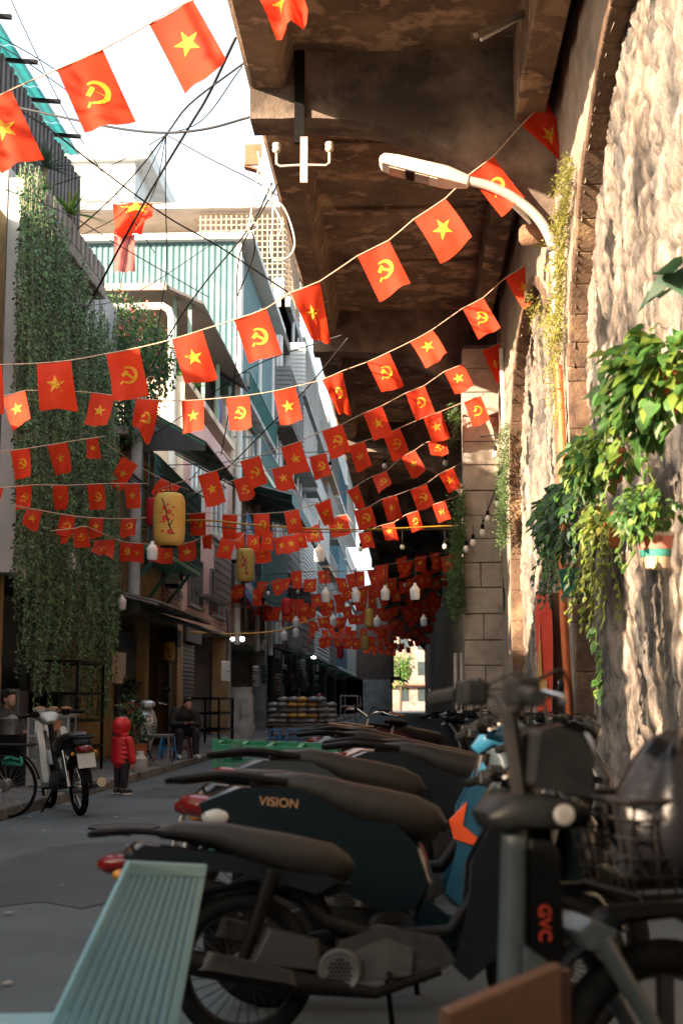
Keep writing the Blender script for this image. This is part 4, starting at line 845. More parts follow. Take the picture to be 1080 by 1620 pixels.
# ================================================================== conduit, banner on the wall
cd = thing('conduit', 'orange corrugated conduit running up the wall', 'conduit'); pts = []; rs = []
top, bot = at(882, 578, 14.55), at(903, 1290, 14.1); n = 240
for i in range(n + 1):
    s = i / n; p = top.lerp(bot, s); p.x += .02 * math.sin(s * 9); pts.append(p); rs.append(.044 if i % 2 else .037)
G().tube(pts, rs, 10).build('pipe', M('orange_plastic', (.62, .15, .04), .5, (.5, .11, .03), 5), cd, smooth=60)
for i in range(7): G().tube(smooth_path([top + Vector((0, 0, -.1)), top + Vector((rf.uniform(-.03, .03), rf.uniform(-.04, .04), .15)), top + Vector((rf.uniform(-.1, .06), rf.uniform(-.1, .1), rf.uniform(.25, .5)))], 4), .006, 4).build('wire_end', M('wire_pink', (.5, .25, .2), .6), cd)
bn = thing('red_banner', 'faded red cloth banner with yellow patches hanging against the wall', 'banner')
redb = M('banner_red', (.62, .07, .025), .7, (.52, .04, .02), 4)
def bfn(u, v): p = at(845 + 24 * u + 2 * v, 965 + 225 * v, 15.2 - .5 * u); p.x += .03 * math.sin(u * 7 + v * 3); return p
cloth(None, 8, 20, bfn, 'cloth', redb, bn)
def bfn2(u, v): p = at(849 + 15 * u, 938 + 36 * v, 15.0 - .2 * u); p.x -= .05 * math.sin(u * 5) * v; return p
cloth(None, 6, 6, bfn2, 'top_fold', redb, bn)
for (x0, x1, y0, y1, m) in ((851, 863, 1075, 1105, M('banner_gold', (.6, .33, .1), .7)), (853, 859, 988, 1010, M('banner_pink', (.7, .45, .4), .7)), (854, 860, 1012, 1070, MATS['banner_gold'])):
    def pf(u, v): uu = (x0 + (x1 - x0) * u - 845) / 24; p = bfn(uu, (y0 + (y1 - y0) * v - 965) / 225); p.x -= .012; p.y -= .02; return p
    cloth(None, 3, 6, pf, 'patch', m, bn)
plk = thing('wall_plank', 'dark brown timber post standing against the wall beside the banner', 'post'); a = at(877, 1000, 15.1); G().box(a.x - .05, a.x + .05, 14.9, 15.02, 0, a.z + .4).build('post', wood, plk)
# ================================================================== plants
def leaf_mesh(g, p, d, nrm, L, W, n=1, bend=.25, heart=False):
    d = d.normalized(); s = d.cross(nrm); s = s.normalized() if s.length > 1e-5 else d.orthogonal().normalized(); up = s.cross(d)
    b = len(g.v); P = [(0, 0)]
    if heart:
        for t, w_ in ((-.08, .32), (.18, .5), (.5, .4)): P += [(t, w_), (t, -w_)]
        P.append((1, 0))
        for t, w_ in P: q = p + d * (t * L) + s * (w_ * W) + up * (abs(w_) * .35 * W - t * t * bend * L); g.v.append(tuple(q))
        g.f += [(b, b + 1, b + 3), (b, b + 4, b + 2), (b, b + 3, b + 5), (b, b + 6, b + 4), (b, b + 5, b + 7), (b, b + 7, b + 6)]
    else:
        for t, w_ in ((.45, .5), (.45, -.5), (1, 0)): P.append((t, w_))
        for t, w_ in P: q = p + d * (t * L) + s * (w_ * W) - up * (t * t * bend * L - abs(w_) * .2 * W); g.v.append(tuple(q))
        g.f += [(b, b + 1, b + 3), (b, b + 3, b + 2)]
def rv(r): return Vector((r.gauss(0, 1), r.gauss(0, 1), r.gauss(0, 1))).normalized()
# hanging vine curtain on the left house
vn = thing('hanging_vines', 'dense curtain of long green trailing vines on the left house', 'vines')
rp = random.Random(5); ga, gs, gd = G(), G(), G()
bot_prof = [(-10, 900), (20, 930), (40, 960), (60, 1010), (90, 1060), (120, 1090), (150, 1105), (175, 1105), (182, 1060), (190, 930), (200, 800)]
def prof(px):
    for (a, b), (c, d) in zip(bot_prof, bot_prof[1:]):
        if a <= px <= c: return b + (d - b) * (px - a) / (c - a)
    return 900
for i in range(300):
    px = rp.uniform(22, 178) if i > 40 else rp.uniform(150, 178); Xv = FX + rp.uniform(.15, .6); b0 = onX(px, 700, Xv); Yv = b0.y
    ztop = 8.5 - (Yv - 19.4) * .13 + rp.uniform(-.25, .12) - (rp.uniform(0, 2.5) if px > 130 and rp.random() < .6 else 0)
    zb = onX(px, prof(px) + rp.gauss(-30, 80), Xv).z; zb = max(.9, zb)
    if rp.random() < .3: zb += rp.uniform(.5, 5)
    z = ztop; x, yy = Xv, Yv; ph = rp.uniform(0, 6); pts = []
    loose = rp.random() < .3
    while z > zb:
        bulge = .22 * max(0, 1 - abs(z - 2.6) / 1.9) + .1 * max(0, 1 - abs(z - 5) / 2)
        q = Vector((x + .05 * math.sin(z * 1.3 + ph) + bulge * (.5 + .5 * math.sin(ph * 3)), yy + .08 * math.sin(z * .9 + ph * 2), z)); pts.append(q)
        for k in range(2):
            leaf_mesh(gd if rp.random() < .35 else ga, q + rv(rp) * .022, Vector((rp.gauss(.25, .6), rp.gauss(-.1, .7), rp.gauss(-.5, .5))), Vector((.6, -.5, .5)) + rv(rp) * .5, rp.uniform(.04, .085), rp.uniform(.025, .05))
        z -= rp.uniform(.04, .07)
    if len(pts) > 3: gs.tube(pts[::4] + [pts[-1]], .005, 3, False)
ga.build('foliage', leafV, vn)['kind'] = 'stuff'; gd.build('foliage', leafA, vn)['kind'] = 'stuff'; gs.build('stems', M('vine_stem', (.2, .2, .14), .8), vn)['kind'] = 'stuff'
def bush(name, label, c, rad, n, mats, seed, cat='shrub', L=(.07, .13), flowers=None, trunk=True, clumps=9):
    r = random.Random(seed); t = thing(name, label, cat, c); gs = [G() for _ in mats]; cl = []
    for i in range(clumps): cl.append((Vector((r.uniform(-1, 1) * rad[0] * .7, r.uniform(-1, 1) * rad[1] * .7, r.uniform(-.8, .9) * rad[2] * .8)), r.uniform(.35, .6)))
    for i in range(n):
        o, s = cl[i % clumps]; d = rv(r); q = o + Vector((d.x * rad[0], d.y * rad[1], d.z * rad[2])) * s * r.uniform(.6, 1.1)
        leaf_mesh(gs[0 if r.random() < .6 else len(mats) - 1], q, d + rv(r) * .7 + Vector((0, 0, -.3)), Vector((0, 0, 1)) + rv(r) * .6, r.uniform(*L), r.uniform(*L) * .55)
    for g, m in zip(gs, mats): g.build('foliage', m, t)['kind'] = 'stuff'
    if flowers:
        g = G()
        for i in range(flowers[1]):
            o, s = cl[i % clumps]; d = rv(r); leaf_mesh(g, o + Vector((d.x * rad[0], d.y * rad[1], d.z * rad[2])) * s * 1.1, rv(r), rv(r), .09, .08)
        g.build('blossoms', flowers[0], t)['kind'] = 'stuff'
    if trunk:
        for i in range(4): G().tube([(0, 0, -rad[2]), cl[i][0] * .5, cl[i][0]], [.03, .02, .01], 5).build('branch', stemm, t)
    return t
bush('flowering_shrub', 'dark green shrub with pink blossoms on the low roof terrace', (-5.55, 28.6, 7.9), (.8, 1.3, 1.35), 4200, [leafA, leafB], 3, flowers=(M('pink_blossom', (.6, .2, .14), .7, trans=.3), 170))
bush('roof_shrub', 'dark green shrub spilling over the low roof beside the vines', (-5.7, 28.2, 6.6), (.6, .8, .9), 1500, [leafA, leafB], 4)
bush('terrace_shrub', 'small green plant on the pink house terrace', (-5.7, 36.9, 9.75), (.3, .5, .3), 300, [leafB], 9)
for k, (px, py, s, lab) in enumerate(((112, 322, 1.15, 'spiky green and yellow plant at the roof edge by the flag pole'), (72, 248, 1.0, 'dark spiky plant at the roof edge above the vines'), (60, 285, .7, 'small spiky plant on the roof ledge'))):
    Yp = onX(px, py, FX + .3).y; c = at(px, py + 18, Yp); t = thing('spiky_plant', lab, 'plant', c); r = random.Random(k); g1, g2 = G(), G()
    for i in range(60):
        a = r.uniform(0, 6.28); e = r.uniform(.1, 1.3); d = Vector((math.cos(a) * math.cos(e), math.sin(a) * math.cos(e), math.sin(e))); Lf = r.uniform(.4, .7) * s; pr = None; g = g1 if r.random() < .6 else g2
        sd = d.cross(Vector((0, 0, 1))).normalized(); b = len(g.v)
        for q in range(5):
            tt = q / 4; p = d * (Lf * tt) + Vector((0, 0, -.35 * Lf * tt * tt)); wv = .022 * (1 - tt * .95) * s; g.v += [tuple(p - sd * wv), tuple(p + sd * wv)]
        for q in range(4): g.f.append((b + 2 * q, b + 2 * q + 1, b + 2 * q + 3, b + 2 * q + 2))
    g1.build('leaves', leafB if k != 1 else leafA, t)['kind'] = 'stuff'; g2.build('leaves', leafC if k != 1 else leafA, t)['kind'] = 'stuff'; G().cyl((0, 0, -.4), (0, 0, .05), .04, 6).build('stem', stemm, t)
# wall planters on the right
def pothos(px, py, X, rad, n, trails, lab, seed, L=(.10, .17), mats=(leafB, leafC), pot=None):
    r = random.Random(seed); c = onX(px, py, X); t = thing('wall_plant', lab, 'potted plant', c); gs = [G(), G()]; st = G()
    for i in range(n):
        d = rv(r); d.x = -abs(d.x) if r.random() < .8 else d.x; q = Vector((d.x * rad[0], d.y * rad[1], d.z * rad[2])) * r.uniform(.45, 1.05)
        leaf_mesh(gs[0 if r.random() < .62 else 1], q, Vector((d.x * .6 - .25, d.y * .7, d.z * .4 - .5)) + rv(r) * .45, Vector((-.5, -.4, .6)) + rv(r) * .35, r.uniform(*L), r.uniform(*L) * .8, heart=True)
    for i in range(trails[0]):
        p = Vector((r.uniform(-.8, 0) * rad[0], r.uniform(-.8, .8) * rad[1], -rad[2] * .5)); pts = [p.copy()]; ln = r.uniform(.4, 1) * trails[1]
        while ln > 0:
            p = p + Vector((r.gauss(-.004, .02), r.gauss(0, .025), -.07)); ln -= .07; pts.append(p.copy())
            for _ in range(trails[2]): leaf_mesh(gs[0 if r.random() < .4 else 1], p, Vector((-.5, r.gauss(0, .8), -.5)) + rv(r) * .3, Vector((-.5, -.4, .6)) + rv(r) * .3, r.uniform(*L) * trails[3], r.uniform(*L) * trails[3] * .75, heart=True)
        if len(pts) > 2: st.tube(pts, .005, 4, False)
    for g, m in zip(gs, mats): g.build('foliage', m, t)['kind'] = 'stuff'
    if st.v: st.build('stems', M('vine_green', (.12, .15, .04), .6), t)['kind'] = 'stuff'
    if pot:
        pm, zc, yc = pot; G().lathe((.05, yc, zc), [(.075, -.2), (.085, -.19), (.115, 0), (.125, .01), (.125, .04), (.105, .04)], 16).build('pot', pm, t, smooth=40); return t
    return t
terr = M('terracotta', (.5, .17, .06), .8, (.38, .12, .05), 6)
pothos(1050, 610, 1.34, (.34, .55, .28), 420, (3, .4, 2, .8), 'big-leaved green plant high on the wall at the right edge', 21, L=(.07, .125), pot=(terr, .08, .1))
pothos(958, 730, 1.38, (.28, .8, .22), 480, (4, .25, 2, .8), 'broad green plant in the middle of the wall planters', 22, L=(.06, .10), pot=(terr, .08, .2))
pothos(898, 822, 1.38, (.28, 1.2, .3), 620, (16, .55, 2, .8), 'dark green trailing plant lowest left on the wall', 23, L=(.06, .10), mats=(leafA, leafB), pot=(M('pot_green', (.05, .3, .25), .6), -.45, .2))
pothos(950, 835, 1.36, (.14, .5, .16), 160, (24, .6, 3, .6), 'yellow-green trailing creeper hanging over the wall', 24, L=(.055, .09), mats=(leafC, M('leaf_yellow', (.32, .32, .07), .5, (.22, .26, .05), 5, trans=.35)), pot=(terr, .06, 0))
wp = pothos(1026, 812, 1.30, (.18, .36, .14), 420, (5, .2, 3, .8), 'small-leaved plant in a red and green painted pot on the wall', 25, L=(.035, .06), mats=(leafB, leafC))
for z0, z1, r0, r1, m in ((-.30, -.24, .070, .080, M('pot_cream', (.55, .42, .28), .6)), (-.238, -.20, .080, .086, MATS['pot_green']), (-.198, -.13, .086, .097, M('pot_red', (.6, .2, .14), .6)), (-.13, -.11, .102, .102, M('pot_white', (.65, .6, .52), .6))):
    G().lathe((.03, 0, 0), [(r0, z0), (r1, z1)], 18).build('pot_band', m, wp, smooth=40)
t = pothos(1075, 455, 1.30, (.1, .2, .1), 5, (0, 0, 0, 1), 'dark single leaves hanging in from the right edge', 27, L=(.16, .22), mats=(leafA, leafA))
pothos(945, 1000, 1.42, (.03, .06, .03), 3, (2, .75, 2, .9), 'thin trailing vine tip hanging lowest on the wall', 29, L=(.07, .11))
# weeds, moss and ferns on wall and pier
def weeds(name, lab, pts, n, L, mat, seed, fx=None, cat='weeds'):
    r = random.Random(seed); t = thing(name, lab, cat, pts[0]); g = G(); o = pts[0]
    for i in range(n):
        s = r.random() * (len(pts) - 1); k = int(s); p = pts[k].lerp(pts[k + 1], s - k) - o + Vector((r.uniform(-.05, .02), r.gauss(0, .12), r.gauss(0, .05)))
        d = Vector((-.7, r.gauss(-.2, .5), r.gauss(-.3, .6))).normalized(); ln = r.uniform(*L); sd = d.cross(rv(r)).normalized(); b = len(g.v)
        for q in range(4): tt = q / 3; pp = p + d * ln * tt + Vector((0, 0, -.6 * ln * tt * tt)); wv = .006 * (1.05 - tt); g.v += [tuple(pp - sd * wv), tuple(pp + sd * wv)]
        for q in range(3): g.f.append((b + 2 * q, b + 2 * q + 1, b + 2 * q + 3, b + 2 * q + 2))
        for q in range(5): tt = (q + 1) / 6; pp = p + d * ln * tt + Vector((0, 0, -.6 * ln * tt * tt)); leaf_mesh(g, pp, sd * (1 if q % 2 else -1) + d * .5, rv(r), ln * .22, ln * .08)
    g.build('foliage', mat, t)['kind'] = 'stuff'; return t
moss = M('moss_yellow', (.3, .28, .06), .7, (.2, .22, .05), 4, trans=.3); fern = M('fern_green', (.1, .19, .06), .6, (.07, .13, .04), 4, trans=.3)
weeds('wall_moss', 'yellow-green moss strip on the pier beside the lamp pole', [onX(x, yy, WX - .03) for x, yy in ((906, 260), (898, 350), (892, 440), (888, 560))], 420, (.1, .25), moss, 31)
weeds('wall_weeds', 'thin weeds on the lit wall near the lamp string flags', [onX(x, yy, WX - .03) for x, yy in ((840, 470), (880, 500), (890, 640))], 110, (.1, .25), moss, 32)
weeds('pier_fern', 'green ferns growing down the left edge of the block pier', [at(x, yy, PY - .05) for x, yy in ((738, 770), (737, 850), (733, 900), (738, 960))], 380, (.15, .45), fern, 33)
weeds('arch_ferns', 'green ferns growing in the joint between pier and arch', [onX(x, yy, WX - .05) for x, yy in ((806, 670), (805, 760), (807, 850))], 260, (.12, .3), fern, 34)
weeds('conduit_weeds', 'small weeds beside the orange conduit and banner', [onX(x, yy, WX - .02) for x, yy in ((880, 940), (878, 1000), (886, 1130), (886, 1190))], 90, (.08, .2), fern, 35)
weeds('deck_weeds', 'tuft of plants at the pier head under the deck', [at(x, yy, PY - .1) for x, yy in ((722, 640), (728, 660), (726, 690))], 60, (.1, .25), fern, 36)
# street tree left of the viewpoint, dappling the wall
st = thing('street_tree', 'street tree on the near left pavement', 'tree', (-4.9, 3.6, .1))
G().tube([(0, 0, 0), (.05, .05, 1.5), (-.05, .1, 2.8), (.1, .2, 5.4)], [.16, .13, .12, .06], 9).build('trunk', M('bark', (.12, .09, .065), .95, (.07, .05, .04), 8, .02, 20), st, smooth=60)
r = random.Random(77); g = G(); cl = [(Vector((r.uniform(-1.2, 1.2), r.uniform(-3.2, 3.2), r.uniform(6.0, 9.2) if _ < 18 else r.uniform(3.3, 6.0))), r.uniform(.25, .6)) for _ in range(32)]
for o, s in cl: 
    G().tube([(0, .1, 2.9), o * .6 + Vector((0, 0, 1.2)), o], [.05, .03, .012], 5).build('limb', MATS['bark'], st)
    for i in range(85): d = rv(r); d.z *= 1.7; leaf_mesh(g, o + d * s * r.uniform(.3, 1.1), rv(r), rv(r), r.uniform(.1, .18), r.uniform(.06, .1))
g.build('crown', leafB, st)['kind'] = 'stuff'

t = bush('end_tree', 'leafy tree in the bright gap at the street end', (-.9, 172, 4.6), (1.6, 1.6, 2.2), 900, [leafB, leafC], 91, 'tree', L=(.3, .5)); G().tube([(0, 0, -4.6), (.1, 0, -1.5)], [.2, .12], 8).build('trunk', MATS['bark'], t)
# ================================================================== vehicles
seat_m = M('seat_vinyl', (.014, .012, .011), .42, (.010, .009, .008), 6, .002, 300, spec=.3); paint_bk = M('paint_black', (.007, .009, .011), .22, (.005, .007, .009), 2, spec=.4)
paint_td = M('paint_teal_black', (.003, .008, .012), .2, (.002, .007, .010), 2, spec=.5); red_lens = M('red_lens', (.2, .009, .009), .2, (.14, .007, .007), 5); clear_lens = M('clear_lens', (.45, .45, .45), .1)
eng_m = M('engine_alloy', (.04, .039, .038), .5, (.018, .017, .016), 14, metal=.5); gold = M('gold_letters', (.75, .42, .2), .3, metal=.7); plate_m = M('plate_white', (.6, .6, .58), .5, (.45, .45, .43), 9)
amber = M('amber_lens', (.6, .25, .02), .2)
def wheel(par, x, r, w=.045, spokes=0, z=None, y=0, rimm=None):
    z = z or r; g = G().ring((x, y, z), r - w * 1.55, w * .32, 32, 6); g.lathe((x, y, z), [(.05, -.05), (.06, -.045), (.06, .045), (.05, .05)], 14, 'y')
    if spokes:
        for i in range(spokes): a = 6.283 * i / spokes; g.tube([(x + .05 * math.cos(a + .4), y + .03 * (1 if i % 2 else -1), z + .05 * math.sin(a + .4)), (x + (r - w * 1.6) * math.cos(a), y, z + (r - w * 1.6) * math.sin(a))], .0025, 4)
    else:
        for i in range(5):
            a = 6.283 * i / 5
            g.bar((x + .04 * math.cos(a), y, z + .04 * math.sin(a)), (x + (r - w * 1.5) * math.cos(a + .25), y, z + (r - w * 1.5) * math.sin(a + .25)), .035, .03)
    o = g.build('wheel', rimm or eng_m, par, smooth=40); G().ring((x, y, z), r - w * .85, w * .85, 40, 10).build('tyre', rubber, o, smooth=180); return o
def bars(par, x, z, hw=.33, rise=.05, sweep=-.1, mirrors=(1, 1), gm=black, lever=True, bm=blackm):
    g = G()
    for s in (-1, 1): g.tube(smooth_path([Vector((x, 0, z)), Vector((x + .01, s * hw * .4, z + rise)), Vector((x + sweep * .7, s * hw * .75, z + rise)), Vector((x + sweep, s * hw, z + rise * .8))], 4), .012, 8)
    h = g.build('handlebar', bm, par, smooth=60)
    for s in (-1, 1):
        G().tube([(x + sweep * .7, s * hw * .72, z + rise), (x + sweep * 1.05, s * (hw + .05), z + rise * .75)], .019, 10).build('grip', gm, h, smooth=60)
        G().box(x + sweep * .5 - .03, x + sweep * .5 + .035, s * hw * .55 - .04, s * hw * .55 + .04, z + rise - .03, z + rise + .035).build('switch_box', black, h, bevel=.012)
        if lever: G().tube([(x + sweep * .4 + .04, s * hw * .6, z + rise), (x + sweep * .6 + .07, s * hw * .85, z + rise - .01), (x + sweep * .9 + .06, s * (hw + .02), z + rise - .02)], [.008, .007, .009], 6).build('brake_lever', chrome, h, smooth=60)
    for s in (-1, 1): G().tube(smooth_path([Vector((x + sweep * .5, s * hw * .5, z + rise)), Vector((x + .09, s * hw * .4, z + rise + .05)), Vector((x + .13, s * .06, z - .04)), Vector((x + .05, s * .03, z - .2))], 5), .0045, 5).build('brake_cable', rubber, h)
    for s, on in zip((-1, 1), mirrors):
        if on:
            mr = G().tube([(x + sweep * .4, s * hw * .6, z + rise), (x - .02, s * (hw * .75), z + rise + .13), (x - .02, s * (hw * .95), z + rise + .2)], .006, 6).build('mirror_stalk', blackm, par, smooth=60)
            G().ell((x - .02, s * (hw * .98), z + rise + .235), (.018, .062, .042), 14, 8).build('mirror', black, mr, smooth=180); G().lathe((x - .041, s * hw * .98, z + rise + .235), [(.03, 0), (.034, .004)], 14, 'x').build('mirror_glass', M('mirror_face', (.3, .3, .3), .15, metal=.9), mr)
    return h
def scooter(label, loc, rz=0, lean=R(-4), body=paint_bk, mirrors=(1, 1), cat='scooter', grp='scooters parked nose to the wall', word=None, tailm=None, front=None, rr=.265, seat=seat_m):
    t = thing('scooter', label, cat, loc, rz, grp, rx=lean)
    wheel(t, -.62, rr, .055); wheel(t, .63, rr, .05)
    G().slab([(-.95, .80), (-.78, .865), (-.45, .85), (-.12, .74), (.0, .62), (.05, .46), (-.0, .36), (-.16, .36), (-.40, .50), (-.68, .62), (-.9, .72)], .135, soft=.86).build('rear_body', tailm or body, t, smooth=60, bevel=.02)
    G().slab([(-.05, .36), (-.02, .44), (.10, .35), (.36, .34), (.42, .26), (.1, .22), (-.06, .26)], .15, soft=.9).build('floorboard', body, t, smooth=50)
    G().loft([(.46, 0, .24, .12, .03), (.42, 0, .38, .17, .05), (.45, 0, .55, .20, .05), (.50, 0, .72, .20, .055), (.48, 0, .86, .15, .05), (.43, 0, .95, .09, .04)], 16).build('leg_shield', front or body, t, smooth=60)
    G().loft([(.52, 0, .40, .08, .05), (.60, 0, .55, .13, .07), (.62, 0, .70, .15, .075), (.55, 0, .83, .13, .06), (.47, 0, .93, .07, .04)], 16).build('front_cowl', front or body, t, smooth=60)
    G().loft([(-.70, 0, .86, .07, .02), (-.64, 0, .868, .115, .04), (-.5, 0, .86, .135, .055), (-.40, 0, .835, .145, .065), (-.32, 0, .80, .15, .08), (-.18, 0, .765, .148, .09), (-.05, 0, .735, .13, .09), (.03, 0, .71, .095, .075), (.07, 0, .68, .04, .045)], 20, 3).build('seat', seat, t, smooth=60)
    G().tube(smooth_path([Vector((-.55, -.12, .87)), Vector((-.80, -.12, .90)), Vector((-.98, -.06, .885)), Vector((-1.0, 0, .885)), Vector((-.98, .06, .885)), Vector((-.80, .12, .90)), Vector((-.55, .12, .87))], 4), .017, 8).build('grab_rail', blackm, t, smooth=60)
    G().loft([(-.99, 0, .80, .03, .02), (-.95, 0, .785, .09, .045), (-.86, 0, .77, .125, .05), (-.78, 0, .76, .135, .03)], 12).build('tail_light', red_lens, t, smooth=60)
    for s in (-1, 1): G().ell((-.83, s * .125, .735), (.06, .022, .035), 10, 6).build('indicator', clear_lens, t, smooth=180)
    G().loft([(.40, 0, .98, .06, .03), (.47, 0, 1.02, .12, .05), (.55, 0, 1.0, .14, .065), (.61, 0, .97, .10, .05)], 14).build('handle_cowl', body, t, smooth=60)
    G().ell((.605, 0, .975), (.035, .095, .045), 12, 8).build('headlight', clear_lens, t, smooth=180)
    G().hexa([(.40, -.07, 1.02), (.47, -.07, 1.05), (.47, .07, 1.05), (.40, .07, 1.02)], [(.395, -.065, 1.03), (.465, -.065, 1.062), (.465, .065, 1.062), (.395, .065, 1.03)]).build('dashboard', glass, t)
    bars(t, .45, 1.0, .32, .035, -.10, mirrors)
    G().loft([(.36, 0, .40, .05, .015), (.45, 0, .53, .065, .02), (.60, 0, .575, .07, .02), (.76, 0, .52, .065, .02), (.86, 0, .40, .05, .012)], 10).build('front_fender', body, t, smooth=60)
    for s in (-1, 1): G().tube([(.50, s * .07, .62), (.63, s * .075, rr)], .02, 8).build('fork', blackm, t, smooth=60)
    G().slab([(-.7, .24), (-.66, .34), (-.4, .40), (-.1, .36), (-.08, .24), (-.3, .18), (-.6, .19)], .07, y=.06).build('engine', eng_m, t, smooth=40, bevel=.02)
    fc = G().lathe((-.13, -.05, .29), [(.10, 0), (.105, -.06), (.085, -.085), (.06, -.075), (.01, -.07)], 22, 'y').build('fan_cover', eng_m, t, smooth=40)
    for i in range(-2, 3):
        for j in range(-2, 3):
            xx, zz = i * .022 + (.011 if j % 2 else 0), j * .02
            if math.hypot(xx, zz) < .052: G().lathe((-.13 + xx, -.128, .29 + zz), [(.008, 0), (.008, .004)], 6, 'y').build('grille_hole', black, fc)
    G().tube([(-.1, -.08, .2), (-.3, -.1, .18), (-.5, -.12, .24), (-.85, -.14, .34)], [.02, .025, .05, .055], 12).build('exhaust', blackm, t, smooth=60)
    G().slab([(-.82, .28), (-.80, .36), (-.55, .30), (-.5, .22)], .012, y=-.185).build('heat_shield', eng_m, t)
    G().tube([(-.05, .12, .24), (-.02, .26, .01)], .012, 6).build('side_stand', blackm, t); G().hexa([(-.98, -.08, .52), (-.94, -.08, .68), (-.94, .08, .68), (-.98, .08, .52)], [(-.99, -.08, .52), (-.95, -.08, .685), (-.95, .08, .685), (-.99, .08, .52)]).build('licence_plate', plate_m, t)
    G().loft([(-.92, 0, .66, .05, .02), (-.95, 0, .50, .055, .015), (-.93, 0, .38, .05, .01)], 8).build('mud_flap', black, t, smooth=60)
    if word: text(word, .05, gold, t, (-.58, -.137, .79), (R(90), R(5), 0), ext=.004)
    return t
def underbone(label, loc, rz=0, lean=R(-4), body=paint_bk, shield=None, flash=None, cat='motorbike', grp='scooters parked nose to the wall', spokes=30, mirrors=(1, 1), rack=True, silver=False, sh=0):
    t = thing('motorbike', label, cat, loc, rz, grp, rx=lean); shield = shield or body
    wheel(t, -.62, .285, .042, spokes, rimm=chrome if silver else eng_m); wheel(t, .62, .285, .038, spokes, rimm=chrome if silver else eng_m)
    G().loft([(-.76 + sh, 0, .80, .07, .02), (-.69 + sh, 0, .81, .11, .04), (-.52 + sh, 0, .79, .128, .055), (-.40 + sh, 0, .755, .135, .07), (-.25 + sh, 0, .72, .135, .08), (-.08 + sh, 0, .685, .115, .078), (-.02 + sh, 0, .665, .08, .055), (.01 + sh, 0, .65, .035, .03)], 20, 3).build('seat', seat_m, t, smooth=60)
    def shx(q): return [(x + sh, z - (.02 if sh else 0)) for x, z in q]
    G().slab(shx([(-.93, .73), (-.86, .79), (-.6, .76), (-.1, .70), (.02, .62), (-.08, .57), (-.4, .66), (-.75, .69)]), .105, soft=.86).build('rear_body', body, t, smooth=50)
    if rack:
        for s in (-.11, .11): G().tube(smooth_path([Vector((-.6 + sh, s, .78)), Vector((-.85 + sh, s, .81)), Vector((-1.0 + sh, s * .7, .80)), Vector((-1.04 + sh, 0, .795))], 4), .014, 7).build('grab_rail', blackm, t, smooth=60)
        for xx in (-.9 + sh, -.97 + sh): G().tube([(xx, -.10, .80), (xx, .10, .80)], .01, 6).build('rack_bar', blackm, t)
    G().loft([(-1.0 + sh, 0, .68, .05, .02), (-.96 + sh, 0, .68, .08, .04), (-.88 + sh, 0, .69, .085, .035)], 12).build('tail_light', red_lens, t, smooth=60)
    for s in (-1, 1): G().ell((-.90 + sh, s * .115, .64), (.03, .022, .022), 10, 6).build('indicator', amber, t, smooth=180)
    G().tube([(.40, 0, .92), (.33, 0, .6), (.2, 0, .42), (-.1, 0, .40), (-.3, 0, .46), (-.45, 0, .62)], .03, 8).build('frame_spine', blackm, t, smooth=60)
    for s in (-1, 1):
        G().slab([(.38, .88), (.44, .80), (.46, .62), (.40, .36), (.26, .24), (.20, .30), (.26, .5), (.28, .7)], .035, y=s * .13, soft=.93).build('leg_shield', shield, t, smooth=50, bevel=.02)
        G().tube([(.42, s * .06, .84), (.62, s * .07, .285)], .022, 8).build('fork', chrome if silver else blackm, t, smooth=60)
        G().tube([(-.18, s * .07, .34), (-.62, s * .075, .285)], .02, 7).build('swing_arm', blackm, t, smooth=60)
        G().tube([(-.5, s * .11, .66), (-.62, s * .1, .30)], [.03, .022], 9).build('shock_absorber', chrome if silver else blackm, t, smooth=60)
    if flash: G().slab([(.22, .62), (.30, .70), (.28, .60), (.42, .48), (.24, .54)], .004, y=-.172, soft=.95).build('red_flash', flash, t)
    G().loft([(.36, 0, .93, .05, .03), (.42, 0, .99, .11, .05), (.50, 0, .99, .12, .06), (.56, 0, .95, .08, .05)], 14).build('handle_cowl', shield, t, smooth=60)
    G().ell((.55, 0, .955), (.035, .075, .055), 12, 8).build('headlight', clear_lens, t, smooth=180); bars(t, .42, .985, .31, .04, -.10, mirrors)
    G().loft([(.36, 0, .48, .05, .015), (.46, 0, .57, .06, .02), (.62, 0, .605, .06, .02), (.78, 0, .55, .055, .018), (.88, 0, .43, .045, .01)], 10).build('front_fender', shield, t, smooth=60)
    G().loft([(-.40, 0, .54, .05, .012), (-.58, 0, .605, .06, .015), (-.78, 0, .57, .065, .015), (-.93, 0, .44, .06, .012), (-.97, 0, .34, .055, .01)], 10).build('rear_fender', black, t, smooth=60)
    G().slab([(-.22, .26), (-.26, .38), (-.1, .44), (.16, .40), (.22, .32), (.1, .24)], .10, soft=.85).build('engine', eng_m, t, smooth=40, bevel=.02); fcv = G().lathe((-.24, -.09, .28), [(.085, 0), (.088, -.05), (.075, -.07), (.055, -.062), (.01, -.06)], 24, 'y').build('fan_cover', M('fan_grey', (.07, .07, .07), .5, (.045, .045, .044), 9), t, smooth=40)
    for i in range(-3, 4):
        for j in range(-3, 4):
            xx, zz = i * .016 + (.008 if j % 2 else 0), j * .0145
            if math.hypot(xx, zz) < .047: G().lathe((-.24 + xx, -.155, .28 + zz), [(.006, 0), (.006, .004)], 6, 'y').build('grille_hole', black, fcv)
    G().slab([(-.16, .24), (-.2, .34), (-.06, .40), (.05, .36), (.04, .27)], .09, y=-.03).build('crank_case', M('case_alloy', (.07, .068, .066), .45, (.04, .038, .036), 12, metal=.4), t, smooth=40, bevel=.018)
    G().slab([(-.60, .30), (-.52, .45), (-.32, .40), (-.30, .27)], .03, y=-.12).build('air_box', M('airbox', (.018, .018, .018), .5), t, smooth=40)
